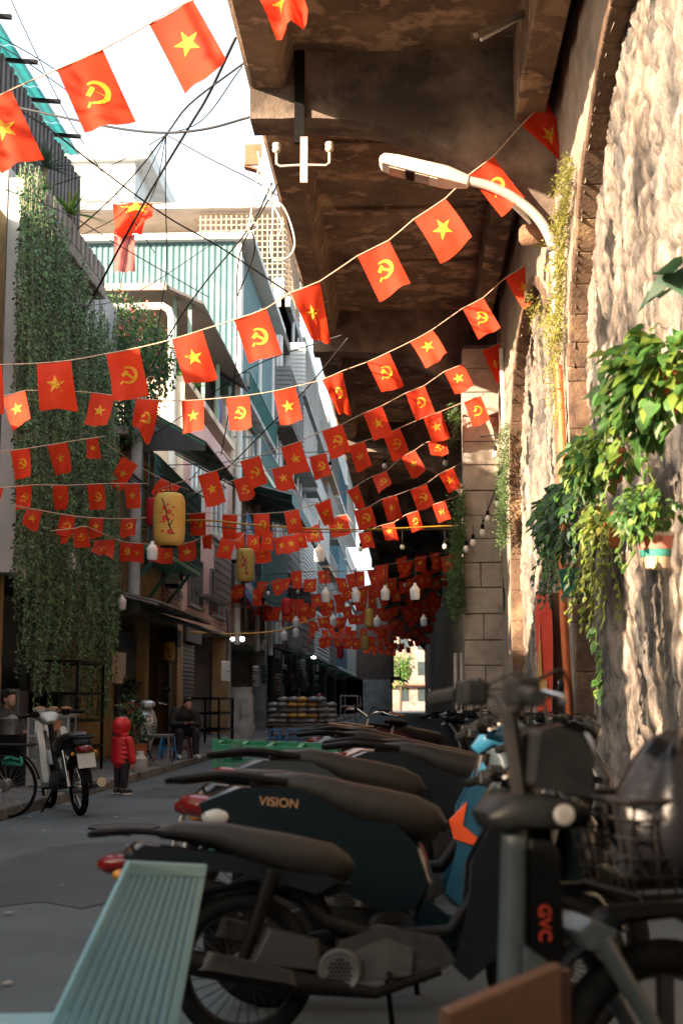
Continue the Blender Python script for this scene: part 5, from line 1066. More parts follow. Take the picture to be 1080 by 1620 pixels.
    G().tube([(.15, -.1, .28), (-.1, -.13, .2), (-.4, -.14, .24), (-.95, -.15, .34)], [.018, .022, .045, .05], 12).build('exhaust', chrome if silver else blackm, t, smooth=60); G().slab([(-.78, .29), (-.74, .36), (-.42, .29), (-.4, .23)], .010, y=-.19).build('heat_shield', eng_m, t)
    G().tube([(-.5, .085, .3), (-.2, .085, .34), (-.2, .085, .42), (-.6, .085, .36)], .02, 6).build('chain_case', blackm, t); G().tube([(-.05, -.22, .27), (-.05, .22, .27)], .012, 6).build('foot_peg', rubber, t)
    G().tube([(-.05, .12, .25), (-.02, .26, .01)], .012, 6).build('side_stand', blackm, t)
    if not sh: G().hexa([(-1.0, -.09, .50), (-.96, -.09, .64), (-.96, .09, .64), (-1.0, .09, .50)], [(-1.008, -.09, .50), (-.968, -.09, .642), (-.968, .09, .642), (-1.008, .09, .50)]).build('licence_plate', plate_m, t)
    return t
blue_p = M('paint_blue', (.015, .09, .16), .3, (.012, .07, .12), 2, coat=.4); orange_f = M('orange_flash', (.75, .09, .02), .35)
grey_p = M('paint_grey', (.03, .042, .05), .35, (.024, .034, .04), 2, spec=.3); pink_p = M('paint_pearl', (.55, .40, .34), .35, (.48, .34, .29), 2, coat=.3); maroon = M('paint_maroon', (.07, .012, .014), .3, coat=.4)
ub = underbone('black motorbike with brown-lit seat and rear rack, nearest the plastic chair', (-.03, 5.02, 0), R(3), R(-6), rack=True, mirrors=(0, 0), sh=-.2); ub.scale = (.87,) * 3
vs = scooter('dark teal-black scooter with gold VISION lettering, second from the plastic chair', (.06, 5.6, 0), R(2), R(-5), paint_td, word='VISION', mirrors=(0, 0)); vs.scale = (.96,) * 3
underbone('motorbike with blue leg shields and orange flash behind the lettered scooter', (-.05, 6.5, 0), R(3), R(-5), shield=blue_p, flash=orange_f, mirrors=(0, 0))
scooter('grey scooter behind the blue motorbike', (-.0, 7.3, 0), R(6), R(-5), grey_p, mirrors=(0, 1))
scooter('black scooter in the middle of the parked row', (.5, 8.5, 0), R(-2), R(-4), paint_bk, mirrors=(0, 1))
scooter('scooter with pearl pink tail panel in the parked row', (.46, 9.5, 0), R(7), R(-5), paint_bk, tailm=pink_p, mirrors=(0, 1))
underbone('maroon motorbike behind the pearl-tailed scooter', (.5, 10.6, 0), R(8), R(-5), shield=maroon)
scooter('grey scooter beyond the green handcart', (.1, 11.8, 0), R(10), R(-4), grey_p)
scooter('black scooter turned along the street at the end of the row', (.0, 13.6, 0), R(25), R(-4), paint_bk)
scooter('farthest dark scooter of the parked row', (.35, 15.6, 0), R(20), R(-4), maroon)
# motorbike and silver scooter on the left side
underbone('white and blue motorbike with chrome parts standing on the left kerb', (-3.62, 15.15, 0), R(118), R(-5), body=black, shield=M('shield_white', (.5, .53, .5), .4, coat=.3), cat='motorbike', grp='bikes on the left side', silver=True, mirrors=(0, 0))
sv = scooter('silver scooter facing the street beside the seated man', (-4.62, 24.6, .115), R(-75), R(-5), M('paint_silver', (.42, .43, .44), .3, (.34, .35, .36), 4, metal=.5), grp='bikes on the left side')
def bicycle(name, label, loc, rz, fm, lean=R(-6), basket=None, r=.33, cat='bicycle', grp=None, barm=steel, seatm=black):
    t = thing(name, label, cat, loc, rz, grp, rx=lean); wheel(t, -.52, r, .02, 28, rimm=steel); wheel(t, .52, r, .02, 28, rimm=steel)
    for nm, p in (('top_tube', [(-.2, 0, .78), (.33, 0, .82)]), ('down_tube', [(.34, 0, .76), (-.08, 0, .30)]), ('seat_tube', [(-.08, 0, .28), (-.22, 0, .9)]), ('chain_stay', [(-.08, 0, .30), (-.52, 0, r)]), ('seat_stay', [(-.2, 0, .76), (-.52, 0, r)])): G().tube(p, .016, 8).build(nm, fm, t, smooth=60)
    for s in (-1, 1): G().tube([(.37, s * .04, .62), (.52, s * .05, r)], .013, 7).build('fork', fm, t, smooth=60)
    G().tube([(.31, 0, .98), (.38, 0, .62)], .018, 8).build('head_tube', fm, t); bars(t, .31, 1.0, .29, .06, -.14, (0, 0), M('brown_grip', (.2, .08, .04), .6), True, chrome)
    G().loft([(-.36, 0, .93, .10, .03), (-.26, 0, .94, .09, .035), (-.12, 0, .945, .035, .025), (-.06, 0, .94, .02, .02)], 12).build('saddle', seatm, t, smooth=60)
    G().lathe((-.08, -.03, .29), [(.09, 0), (.09, -.008), (.02, -.01)], 20, 'y').build('chainring', steel, t); G().tube([(-.08, -.05, .29), (.02, -.06, .14), (.02, -.14, .14)], .011, 6).build('crank', steel, t); G().tube([(-.08, .05, .29), (-.18, .06, .43), (-.18, .14, .43)], .011, 6).build('crank', steel, t)
    for x in (-.52, .52): G().ring((x, 0, r), r + .025, .012, 20, 5, 'y', 10, 170).build('mudguard', fm, t)
    G().box(-.82, -.3, -.07, .07, .72, .735).build('rear_carrier', blackm, t); G().tube([(-.5, .06, .3), (-.42, .22, .0)], .01, 5).build('kick_stand', steel, t)
    if basket: wire_basket(t, .62, 0, .72, .16, .17, .2, basket)
    return t
def wire_basket(t, x, y, z, hx, hy, h, mat, name='basket'):
    g = G()
    for k in range(6):
        zz = z + h * k / 5; s = .8 + .2 * k / 5; q = [(x + a * hx * s, y + b * hy * s, zz) for a, b in ((-1, -1), (1, -1), (1, 1), (-1, 1), (-1, -1))]
        for a, b in zip(q, q[1:]): g.tube([a, b], .004 if 0 < k < 5 else .008, 4)
    for i in range(9):
        u = -1 + i / 4
        for a, b in ((u, -1), (u, 1), (-1, u), (1, u)): g.tube([(x + a * hx * .8, y + b * hy * .8, z), (x + a * hx, y + b * hy, z + h)], .0035, 4)
    o = g.build(name, mat, t); o['kind'] = 'stuff'; return o
bicycle('bicycle', 'old bicycle with dark saddle cut by the left edge', (-4.5, 14.3, 0), R(172), blackm, grp='bicycles')
tr = thing('green_rope', 'tangle of green rope on the bicycle at the left edge', 'rope', at(22, 1205, 14.1)); r = random.Random(3)
G().tube(smooth_path([Vector((r.uniform(-.12, .12), r.uniform(-.06, .06), r.uniform(-.04, .05))) for _ in range(14)], 5), .014, 5).build('strand', M('rope_green', (.03, .3, .2), .7), tr, smooth=60)
bicycle('bicycle', 'cream bicycle with wicker basket at the far end of the parked row', (-.35, 15.2, 0), R(-120), M('cream_frame', (.5, .42, .32), .4), basket=M('wicker', (.3, .2, .13), .8), grp='bicycles')
# electric bicycle at the right, in the foreground
eb = thing('electric_scooter', 'black electric stand-up scooter with steel fork and front basket in the right foreground', 'electric scooter', (.3, 3.5, 0), R(18)); gunm = M('gunmetal', (.09, .11, .115), .35, (.06, .075, .08), 5, metal=.3)
wheel(eb, .32, .29, .05, 0); wheel(eb, -.72, .15, .04, 0)
G().tube([(-.075, 0, .22), (-.045, 0, .88)], [.035, .035], 12).build('column', gunm, eb, smooth=60)
G().slab([(-.03, .34), (-.03, .86), (.04, .86), (.06, .36), (.02, .25)], .045).build('battery_case', black, eb, smooth=40, bevel=.01)
G().slab([(-.055, .40), (-.05, .60), (.01, .56), (.0, .38)], .055).build('clamp_block', gunm, eb, smooth=40)
text('GVC', .042, M('red_print', (.55, .05, .02), .5), eb, (-.0, -.052, .635), (R(90), R(90), 0), ext=.002)
G().loft([(-.13, 0, .87, .06, .025), (-.09, 0, .89, .10, .04), (.03, 0, .89, .115, .042), (.11, 0, .88, .08, .03)], 16, 4).build('control_box', black, eb, smooth=50); G().lathe((.02, -.125, .89), [(.024, 0), (.024, -.012), (.016, -.014)], 14, 'y').build('key_switch', steel, eb)
G().tube([(-.03, 0, .9), (-.06, 0, 1.12)], .022, 8).build('steering_post', blackm, eb); bars(eb, -.06, 1.12, .3, .05, -.07, (0, 0))
G().slab([(-.03, .95), (-.01, 1.08), (.08, 1.10), (.12, 1.02), (.11, .93)], .085, soft=.88).build('headlight_shell', black, eb, smooth=40, bevel=.012); G().lathe((.12, 0, 1.02), [(.05, 0), (.055, .02), (.03, .03)], 16, 'x').build('headlight', clear_lens, eb)
for s in (-1, 1): G().tube([(.13, s * .075, .60), (.32, s * .085, .29)], [.026, .019], 10).build('fork', gunm, eb, smooth=60)
G().slab([(.06, .62), (.1, .65), (.18, .62), (.16, .57), (.09, .57)], .09).build('fork_crown', gunm, eb, smooth=40)
G().loft([(-.02, 0, .40, .05, .015), (.06, 0, .55, .065, .02), (.2, 0, .64, .07, .02), (.36, 0, .65, .07, .02), (.52, 0, .57, .065, .02), (.62, 0, .43, .05, .015)], 10).build('front_fender', black, eb, smooth=60)
G().slab([(-.66, .17), (-.6, .2), (.02, .2), (.06, .26), (.1, .22), (.04, .13), (-.62, .13)], .09).build('footboard', black, eb, smooth=40, bevel=.01); G().loft([(-.9, 0, .2, .04, .012), (-.84, 0, .3, .05, .014), (-.72, 0, .335, .05, .014), (-.6, 0, .3, .045, .012)], 8).build('rear_fender', black, eb, smooth=60)
wire_basket(eb, .37, 0, .70, .21, .2, .22, blackm)
G().bar((.1, -.2, .68), (.62, -.2, .68), .025).build('basket_frame', blackm, eb); G().bar((.1, .2, .68), (.62, .2, .68), .025).build('basket_frame', blackm, eb)
bag = thing('plastic_bag', 'black glossy plastic bag stuffed in the front basket', 'bag', (.68, 3.55, .73)); g = G(); r = random.Random(9)
g.ell((0, 0, .14), (.19, .18, .17), 40, 22); g.v = [tuple(Vector((v[0], v[1], v[2])) * (1 + .07 * math.sin(9 * math.atan2(v[1], v[0]) + 5 * v[2]) * (.4 + 2 * max(0, v[2])) + .09 * nz(v[0] * 6, v[1] * 6, v[2] * 6)) + Vector((0, 0, .25 * max(0, v[2] - .22)))) for v in g.v]
g.build('sack', M('bag_black', (.004, .004, .005), .28, (.008, .008, .010), 5, .006, 16, spec=.2), bag, smooth=180); G().loft([(.05, 0, .27, .03, .03), (.1, 0, .33, .05, .02), (.16, .02, .37, .09, .015)], 8).build('knot', MATS['bag_black'], bag, smooth=180)
# ------------------------------------------------------------------ plastic chair, wooden board, bottle
chm = M('chair_teal', (.19, .36, .42), .5, (.15, .31, .37), 3); ch = thing('plastic_chair', 'teal plastic chair with slatted back in the left foreground', 'chair', (0, 0, 0))
TL, TR, BR, BL = at(203, 1362, 4.2), at(326, 1368, 4.45), at(272, 1660, 4.3), at(60, 1660, 4.05)
def cq(u, v): return TL.lerp(TR, u).lerp(BL.lerp(BR, u), v)
nb = (TR - TL).cross(BL - TL).normalized() * .008; nb = nb if nb.y < 0 else -nb
def cbar(u0, v0, u1, v1, nm):
    q = [cq(u0, v0), cq(u1, v0), cq(u1, v1), cq(u0, v1)]; G().hexa([p - nb for p in q], [p + nb for p in q]).build(nm, chm, ch, bevel=.003)
cbar(0, 0, 1, .075, 'top_rail'); cbar(0, .076, .085, 1, 'back_post'); cbar(.915, .076, 1, 1, 'back_post')
for i in range(10): u = .118 + i * .0805; cbar(u, .076, u + .052, .97, 'back_slat')
sb = cq(.5, 1.15); fw = Vector((-.93, -.3, 0)); sd = Vector((-.3, .93, 0)); 
def cp(a, b, z): return Vector((sb.x, sb.y, 0)) + fw * a + sd * b + Vector((0, 0, z))
G().hexa([cp(0, -.2, .22), cp(.42, -.22, .22), cp(.42, .22, .22), cp(0, .2, .22)], [cp(0, -.2, .24), cp(.42, -.22, .25), cp(.42, .22, .25), cp(0, .2, .24)]).build('seat', chm, ch, bevel=.008)
for a, b in ((.02, -.19), (.02, .19), (.4, -.2), (.4, .2)): G().tube([cp(a, b, .23), cp(a + (.04 if a > .2 else -.05), b * 1.1, .0)], [.022, .016], 8).build('leg', chm, ch)
bd = thing('wooden_board', 'brown wooden panel edge in the bottom right foreground', 'board', (0, 0, 0)); q = [at(712, 1600, 2.7), at(888, 1524, 3.05)]
for i, dz in enumerate((0, -.14, -.28)):
    a, b = q[0] + Vector((0, 0, dz)), q[1] + Vector((0, 0, dz)); G().hexa([a + Vector((0, 0, -.135)), b + Vector((0, 0, -.135)), b + Vector((-.02, .03, -.135)), a + Vector((-.02, .03, -.135))], [a, b, b + Vector((-.02, .03, 0)), a + Vector((-.02, .03, 0))]).build('plank', wood, bd, bevel=.006)
for e in q: G().box(e.x - .02, e.x + .02, e.y + .03, e.y + .06, 0, e.z - .02).build('leg', wood, bd)
bo = thing('plastic_bottle', 'small crushed clear plastic bottle lying on the asphalt', 'bottle', onZ(640, 1536, .03), R(30)); G().lathe((0, 0, 0), [(.012, -.1), (.03, -.085), (.032, -.02), (.024, 0), (.032, .03), (.03, .06), (.012, .09), (.012, .11)], 12, 'x').build('bottle_body', M('clear_pet', (.5, .55, .58), .1, alpha=.55), bo, smooth=60); G().lathe((.11, 0, 0), [(.014, 0), (.014, .018)], 10, 'x').build('cap', M('cap_blue', (.1, .3, .5), .5), bo)
# green handcart
hc = thing('handcart', 'green steel handcart frame lying beyond the parked scooters', 'handcart'); Yc = 10.4
pA, pB = at(338, 1182, Yc), at(532, 1190, Yc - .6)
for dy, dz in ((0, 0), (.5, .02)): G().bar(pA + Vector((0, dy, dz)), pB + Vector((0, dy, dz)), .045).build('side_rail', green_p, hc); G().bar(pA + Vector((0, dy, dz - .13)), pB + Vector((0, dy, dz - .13)), .035).build('lower_rail', green_p, hc)
for s in (0, .22, .45, .7, 1): p = pA.lerp(pB, s); G().bar(p, p + Vector((0, .5, .02)), .035).build('cross_bar', green_p, hc)
for s, dy in ((.99, 0), (.99, .5), (.02, 0), (.02, .5)): p = pA.lerp(pB, s) + Vector((0, dy, 0)); G().bar(p + Vector((0, -.01, .06)), Vector((p.x - .02, p.y - .01, .0)), .04).build('leg', green_p, hc)
for i in range(6): G().ring(pA.lerp(pB, .17 + .012 * i) + Vector((0, 0, -.02)), .055, .014, 12, 5, 'x').build('rope_wrap', M('green_strap', (.03, .12, .06), .8), hc)
for s in (.12, .88): p = pA.lerp(pB, s) + Vector((0, .25, 0)); wheel(hc, p.x, .18, .03, 0, y=p.y + .33)
# ================================================================== street furniture on the left
def frame_box(t, x0, x1, y0, y1, z0, z1, m, w_=.03, levels=()):
    for x in (x0, x1 - w_):
        for yy in (y0, y1 - w_): bx('upright', m, t, x, x + w_, yy, yy + w_, z0, z1)
    for z in (z1 - w_,) + tuple(levels):
        for x in (x0, x1 - w_): bx('rail', m, t, x, x + w_, y0 + w_, y1 - w_, z, z + w_)
        for yy in (y0, y1 - w_): bx('rail', m, t, x0 + w_, x1 - w_, yy, yy + w_, z, z + w_)
fc = thing('food_cart', 'small glass-sided food cart with bowls on top by the left kerb', 'food cart', (0, 0, 0)); cx, cy = -4.35, 17.6
al = M('aluminium', (.5, .5, .48), .4, (.4, .4, .38), 6, metal=.6); frame_box(fc, cx - .3, cx + .22, cy - .2, cy + .2, .12, .98, al, .025, (.42, .72)); bx('cart_base', al, fc, cx - .29, cx + .21, cy - .19, cy + .19, .13, .42); bx('counter', al, fc, cx - .32, cx + .24, cy - .22, cy + .22, .98, 1.0)
bx('glass_side', M('cart_glass', (.3, .34, .34), .05, alpha=.35), fc, cx - .28, cx + .2, cy - .197, cy - .19, .45, .96); bx('white_card', white_p, fc, cx - .2, cx - .03, cy - .215, cy - .205, .74, .92); bx('menu_card', M('menu_orange', (.5, .25, .1), .6, (.3, .12, .06), 14), fc, cx + .0, cx + .12, cy - .214, cy - .205, .73, .93)
for i, (dx, m, l) in enumerate(((-.2, white_p, 'white food bowl at the left end of the cart top'), (-.03, M('bowl_cream', (.55, .45, .35), .5), 'cream food bowl in the middle of the cart top'), (.13, M('bowl_red', (.5, .06, .04), .5), 'red covered tray at the right end of the cart top'))):
    b = thing('food_bowl', l, 'bowl', (cx + dx, cy, 1.002), 0, 'bowls on the food cart'); G().lathe((0, 0, 0), [(.05, 0), (.09, .06), (.095, .065), (.08, .06)], 16).build('bowl', m, b, smooth=60); G().ell((0, 0, .062), (.075, .075, .03), 10, 6).build('food', M('food', (.35, .2, .08), .8, (.2, .1, .05), 30), b, smooth=180)
pot_l = thing('steel_pot', 'round steel pot beside the food cart', 'pot', (cx - .55, cy, .75)); G().lathe((0, 0, 0), [(.14, 0), (.14, .18), (.145, .19), (.05, .22), (.02, .24)], 18).build('pot', steel, pot_l, smooth=40); G().box(-.15, .15, -.15, .15, -.64, -.01).build('burner', blackm, pot_l)
for i, (px, py, c, l) in enumerate(((95, 1271, (.35, .5, .5), 'pale blue plastic basin on the asphalt by the left motorbike'), (100, 1252, (.3, .3, .29), 'grey wash bowl stacked on the basin'))):
    p = onZ(88, 1268, 0); b = thing('basin', l, 'basin', (p.x, p.y, .01 + i * .13)); G().lathe((0, 0, 0), [(.12, 0), (.19, .11), (.2, .12), (.17, .1)], 20).build('bowl', M('basin%d' % i, c, .4), b, smooth=60)
pf = thing('panel_fence', 'dark grey sheet panel fence behind the food cart', 'fence'); 
for i in range(4): bx('panel', M('panel_grey', (.07, .075, .08), .6, (.05, .05, .055), 2), pf, FX + .25, FX + .28, 18.8 + i * 1.15, 19.92 + i * 1.15, .12, 1.3)
for i in range(5): bx('post', steel, pf, FX + .22, FX + .3, 18.74 + i * 1.15, 18.79 + i * 1.15, .12, 1.33)
rk = thing('display_rack', 'dark glass display rack behind the child', 'rack'); frame_box(rk, -5.5, -4.75, 20.5, 22.3, .115, 1.75, blackm, .04, (.45, .85, 1.25))
for z in (.47, .87, 1.27): bx('shelf', M('rack_glass', (.03, .09, .085), .15, alpha=.8), rk, -5.46, -4.79, 20.54, 22.26, z, z + .015)
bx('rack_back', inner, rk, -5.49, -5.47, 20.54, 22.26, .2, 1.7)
g2 = thing('steel_rack', 'black steel barrier rack in front of the yellow wall', 'rack'); frame_box(g2, -5.15, -4.4, 33.5, 36.2, .115, 1.25, blackm, .05, (.45, .85))
def stool(px, py, m, l, z=.115, s=1):
    p = onZ(px, py, z); t = thing('plastic_stool', l, 'stool', (p.x, p.y, z), 0, 'plastic stools'); G().box(-.14, .14, -.14, .14, .38 * s, .41 * s).build('seat', m, t, bevel=.015)
    for a in (-1, 1):
        for b in (-1, 1): G().hexa([(a * .17 - .02, b * .17 - .02, 0), (a * .17 + .02, b * .17 - .02, 0), (a * .17 + .02, b * .17 + .02, 0), (a * .17 - .02, b * .17 + .02, 0)], [(a * .12 - .02, b * .12 - .02, .38 * s), (a * .12 + .02, b * .12 - .02, .38 * s), (a * .12 + .02, b * .12 + .02, .38 * s), (a * .12 - .02, b * .12 + .02, .38 * s)]).build('leg', m, t)
    for a in (-1, 1): G().box(-.14, .14, a * .145 - .008, a * .145 + .008, .16 * s, .2 * s).build('stretcher', m, t)
    return t
bl = M('stool_blue', (.03, .22, .5), .45); mr = M('stool_maroon', (.16, .03, .05), .45)
stool(268, 1201, bl, 'small blue plastic stool left of the seated man'); stool(287, 1200, mr, 'maroon plastic stool under the seated man')
stool(435, 1178, bl, 'blue plastic stool before the bagged goods, left one', 0); stool(463, 1178, bl, 'blue plastic stool before the bagged goods, right one', 0)
for k, (px, py, l, s) in enumerate(((213, 1215, 'terracotta plant pot with leafy plant behind the child', 1.2), (262, 1120, 'dark leafy pot plant on the shop step', .8))):
    p = onZ(px, py, .115) if k == 0 else Vector((-5.45, 27.8, .9)); t = bush('pot_plant', l, (p.x, p.y, p.z + .62 * s), (.26 * s, .26 * s, .3 * s), 260, [leafA, leafB], 60 + k, 'potted plant', trunk=True, clumps=6); G().lathe((0, 0, -.62 * s), [(.12 * s, 0), (.17 * s, .3 * s), (.18 * s, .31 * s), (.14 * s, .3 * s)], 16).build('pot', terr, t, smooth=40)
tbk = thing('low_table', 'small steel side table beside the silver scooter', 'table'); p = onZ(243, 1212, .115); frame_box(tbk, p.x - .25, p.x + .25, p.y, p.y + .4, .115, .6, steel, .025, (.2,)); bx('table_top', tin, tbk, p.x - .27, p.x + .27, p.y - .02, p.y + .42, .6, .62)
can_ = thing('white_canister', 'white plastic canister standing on the kerb', 'canister', onZ(222, 1222, .118)); G().loft([(0, 0, 0, .09, .11), (0, 0, .001, .09, .11)], 8).v.clear(); G().lathe((0, 0, 0), [(.1, 0), (.11, .02), (.11, .2), (.06, .25), (.05, .28)], 14).build('body', M('canister', (.42, .42, .38), .6), can_, smooth=40); G().lathe((0, 0, .28), [(.055, 0), (.055, .03)], 12).build('cap', white_p, can_)
# covered stand
cs = thing('covered_stand', 'tall object wrapped in silver plastic sheet on the pavement', 'covered stand', (-4.25, 36.5, .0)); g = G(); n = 20
for i in range(15):
    z = 1.52 * i / 14; s = (.30 - .04 * (i / 14) + .035 * nz(i * .9, 3)) * (1 if i < 13 else .9)
    for k in range(n): a = 6.283 * k / n; rr = s * (1 / max(abs(math.cos(a)), abs(math.sin(a)))) ** .7 * (1 + .14 * fbm(math.cos(a) * 2.2, math.sin(a) * 2.2, z * 1.6, 3) + .05 * math.sin(k * 2.5 + z * 2)); g.v.append((rr * math.cos(a) + .05 * math.sin(z * 2), rr * math.sin(a), z))
for i in range(14):
    for k in range(n): g.f.append((i * n + k, i * n + (k + 1) % n, (i + 1) * n + (k + 1) % n, (i + 1) * n + k))
g.f.append(tuple(14 * n + k for k in range(n))); g.build('plastic_sheet', M('silver_sheet', (.5, .52, .52), .25, (.35, .36, .36), 4, .02, 9), cs, smooth=40)
eb2 = thing('meter_cabinet', 'white electrical box hung on the yellow wall', 'electrical box', onX(357, 1062, FX + .35)); G().box(-.1, .1, -.3, .3, -.3, .3).build('box', palew, eb2, bevel=.02); G().box(.1, .11, -.2, .1, -.02, .02).build('slot', black, eb2); G().tube([(0, .2, .3), (0, .5, 1.2), (-.1, .8, 1.9)], .03, 6).build('cable', wire_m, eb2)
# stall with bagged goods
sg = thing('goods_stall', 'low wooden stall table under the bagged goods', 'stall'); sx0, sx1, sy = -4.3, -2.15, 43.5
bx('table_top', wood, sg, sx0, sx1, sy, sy + 1.2, .42, .46); 
for x in (sx0 + .05, sx1 - .1): bx('leg', wood, sg, x, x + .06, sy + .05, sy + .11, 0, .42); bx('leg', wood, sg, x, x + .06, sy + 1.05, sy + 1.11, 0, .42)
r = random.Random(4); bw = M('bag_white', (.22, .22, .21), .3, (.12, .12, .115), 18); by = M('bag_yellow', (.5, .3, .05), .35, (.38, .2, .04), 18)
for rw in range(5):
    for i in range(7):
        if rw == 4 and i in (0, 6): continue
        m = by if (rw in (1, 3) or (rw == 4 and i % 2)) and 1 < i < 5 else bw; t = thing('goods_bag', 'plump bag of %s snacks, %s from left in the %s layer of the stall' % ('yellow' if m is by else 'white', ORD[i], ORD[rw]), 'bag', (sx0 + .18 + i * .3 + r.uniform(-.03, .03), sy + .35 + r.uniform(-.1, .1), .47 + rw * .165), r.uniform(-.3, .3), 'bags in the %s layer of the goods stall, %s' % (ORD[rw], 'yellow' if m is by else 'white'))
        G().loft([(-.17, 0, .09, .1, .01), (-.12, 0, .09, .17, .07), (0, 0, .09, .18, .09), (.12, 0, .09, .17, .07), (.17, 0, .09, .1, .01)], 10, 2.2).build('bag', m, t, smooth=60)
sh = thing('shop_shelf', 'steel shelf of jars and red boxes at the dark shop', 'shelf'); frame_box(sh, -2.1, -1.55, 44.5, 47.5, 0, 1.35, steel, .03, (.35, .7, 1.0))
for i, (px, py, m, l) in enumerate(((505, 1105, red_lens, 'red tin on the top of the shop shelf'), (497, 1140, M('tin_red', (.5, .04, .03), .4), 'red gas canister below the shop shelf'), (516, 1122, white_p, 'white jar on the shop shelf'))):
    p = at(px, py, 45.2); t = thing('shop_tin', l, 'tin', (p.x, p.y, p.z - .12), 0); G().lathe((0, 0, 0), [(.1, 0), (.11, .01), (.11, .22), (.08, .25), (.04, .27)], 12).build('tin', m, t, smooth=40); G().lathe((0, 0, .27), [(.045, 0), (.045, .03)], 10).build('lid', steel, t)
def _pk(r):
    g = G()
    for k in range(7): g.loft([(x, r.uniform(-.06, .06) + (k - 3) * .03, .25 - k * .1 + dz, hw, hh) for (x, dz, hw, hh), in zip(((-.12, 0, .03, .01), (-.07, .01, .09, .05), (.05, 0, .1, .055), (.12, 0, .04, .012)))], 8)
    return g
for i in range(14):
    r2 = random.Random(100 + i); t = thing('hanging_goods', 'dark bundle of packets hanging at the dark shops, %s from the near end' % ORD[i], 'goods', (-4.6 + r2.uniform(-.6, .8), 47 + i * 1.4, r2.uniform(1.6, 2.5)), 0, 'bundles hanging at the dark shops'); _pk(r2).build('bundle', (greyw, brownw, M('goods_green', (.05, .1, .08), .7), inner)[i % 4], t, smooth=180); G().cyl((0, 0, .2), (0, 0, 1.0), .008, 4).build('string', wire_m, t)
sg2 = thing('lit_lamp', 'lit lamp shining over the dark shopfront, right of a pair', 'lamp', at(383, 1011, 41)); gl = M('lit_bulb', (1, .95, .85), .4, (1, .95, .85), emit=5); G().ell((0, 0, 0), (.07, .07, .07), 10, 8).build('bulb', gl, sg2, smooth=180); G().cyl((0, 0, .06), (0, 0, .2), .03, 8).build('socket', black, sg2)
sg3 = thing('lit_lamp', 'lit lamp shining over the dark shopfront, left of a pair', 'lamp', at(368, 1011, 41)); G().ell((0, 0, 0), (.06, .05, .05), 10, 8).build('bulb', gl, sg3, smooth=180); G().cyl((0, 0, .05), (0, 0, .2), .03, 8).build('socket', black, sg3)
sg4 = thing('lit_lamp', 'small lit tube inside the far dark shop', 'lamp', at(496, 1040, 60)); G().ell((0, 0, 0), (.1, .05, .05), 8, 6).build('bulb', gl, sg4); G().box(-.12, .12, -.03, .03, .05, .1).build('casing', black, sg4)
# ================================================================== people
def blob(name, mat, par, prims, vox=.012, sm=4):
    g = G()
    for p in prims:
        if p[0] == 'c': g.caps(*p[1:], n=14)
        else: g.ell(p[1], p[2], 14, 10)
    o = g.build(name, mat, par, smooth=180); m = o.modifiers.new('remesh', 'REMESH'); m.mode = 'VOXEL'; m.voxel_size = vox; m.use_smooth_shade = True
    if sm: s = o.modifiers.new('smooth', 'SMOOTH'); s.iterations = sm; s.factor = .5
    return o
skin = M('skin', (.42, .25, .17), .55, (.38, .22, .15), 8); hair = M('hair', (.012, .010, .010), .5, (.02, .018, .016), 30); shoe = M('shoe_black', (.02, .02, .022), .5); sole = M('shoe_sole', (.6, .6, .58), .6)
def hand(c, d, nrm, s=1.0):
    d = Vector(d).normalized(); nrm = Vector(nrm).normalized(); sd = d.cross(nrm).normalized(); c = Vector(c); o = [('c', c, .022 * s, c + d * .05 * s, .026 * s)]
    for k, L in zip((-1.5, -.5, .5, 1.5), (.05, .065, .07, .06)):
        b = c + d * .06 * s + sd * k * .013 * s; k1 = b + d * L * .5 * s + nrm * .004 * s; o += [('c', b, .009 * s, k1, .008 * s), ('c', k1, .008 * s, k1 + (d * .7 + nrm * .7) * L * .5 * s, .007 * s)]
    b = c + sd * -.022 * s + d * .01 * s; o.append(('c', b, .010 * s, b + (d * .7 - sd * .7) * .05 * s, .008 * s)); return o
# child in a red hooded jacket, seen from behind
kp = onZ(192, 1257, 0); kd = thing('person', 'small child in red hooded puffer jacket and black trousers standing on the road', 'person', (kp.x, kp.y, 0), R(-35)); kd.scale = (.985,) * 3
bpr = [('c', (0, -.02, .84), .075, (0, 0, .88), .085), ('e', (.0, .07, .85), (.06, .045, .075)), ('c', (0, 0, .72), .04, (0, 0, .8), .04), ('c', (0, 0, .5), .09, (0, 0, .70), .09), ('c', (-.06, 0, .5), .05, (-.065, .0, .08), .035), ('c', (.06, 0, .5), .05, (.07, -.02, .08), .035), ('c', (-.13, 0, .68), .035, (-.17, .02, .40), .028), ('c', (.13, 0, .68), .035, (.17, .03, .40), .028), ('e', (0, .115, .845), (.012, .014, .016))] + hand((-.17, .02, .385), (0, .1, -1), (1, 0, 0), .75) + hand((.17, .03, .385), (0, .1, -1), (-1, 0, 0), .75)
blob('body', skin, kd, bpr, .009, 2)
redj = M('jacket_red', (.62, .012, .02), .42, (.48, .008, .015), 9, .014, 11)
jk = [('e', (0, 0, .405 + i * .058), (.142 - .012 * abs(i - 2) ** 1.2 * .5, .118 - .004 * i, .042)) for i in range(6)] + [('c', (0, 0, .43), .121, (0, 0, .66), .108)]
for s in (-1, 1):
    jk.append(('c', (s * .12, 0, .68), .054, (s * .172, .025, .425), .046))
jk += [('e', (0, -.01, .75), (.095, .09, .05))]
blob('jacket', redj, kd, jk, .009, 1); blob('hood', redj, kd, [('e', (0, -.025, .865), (.108, .115, .115)), ('e', (0, -.06, .80), (.08, .07, .07)), ('e', (0, .03, .87), (.10, .07, .11))], .010, 4)
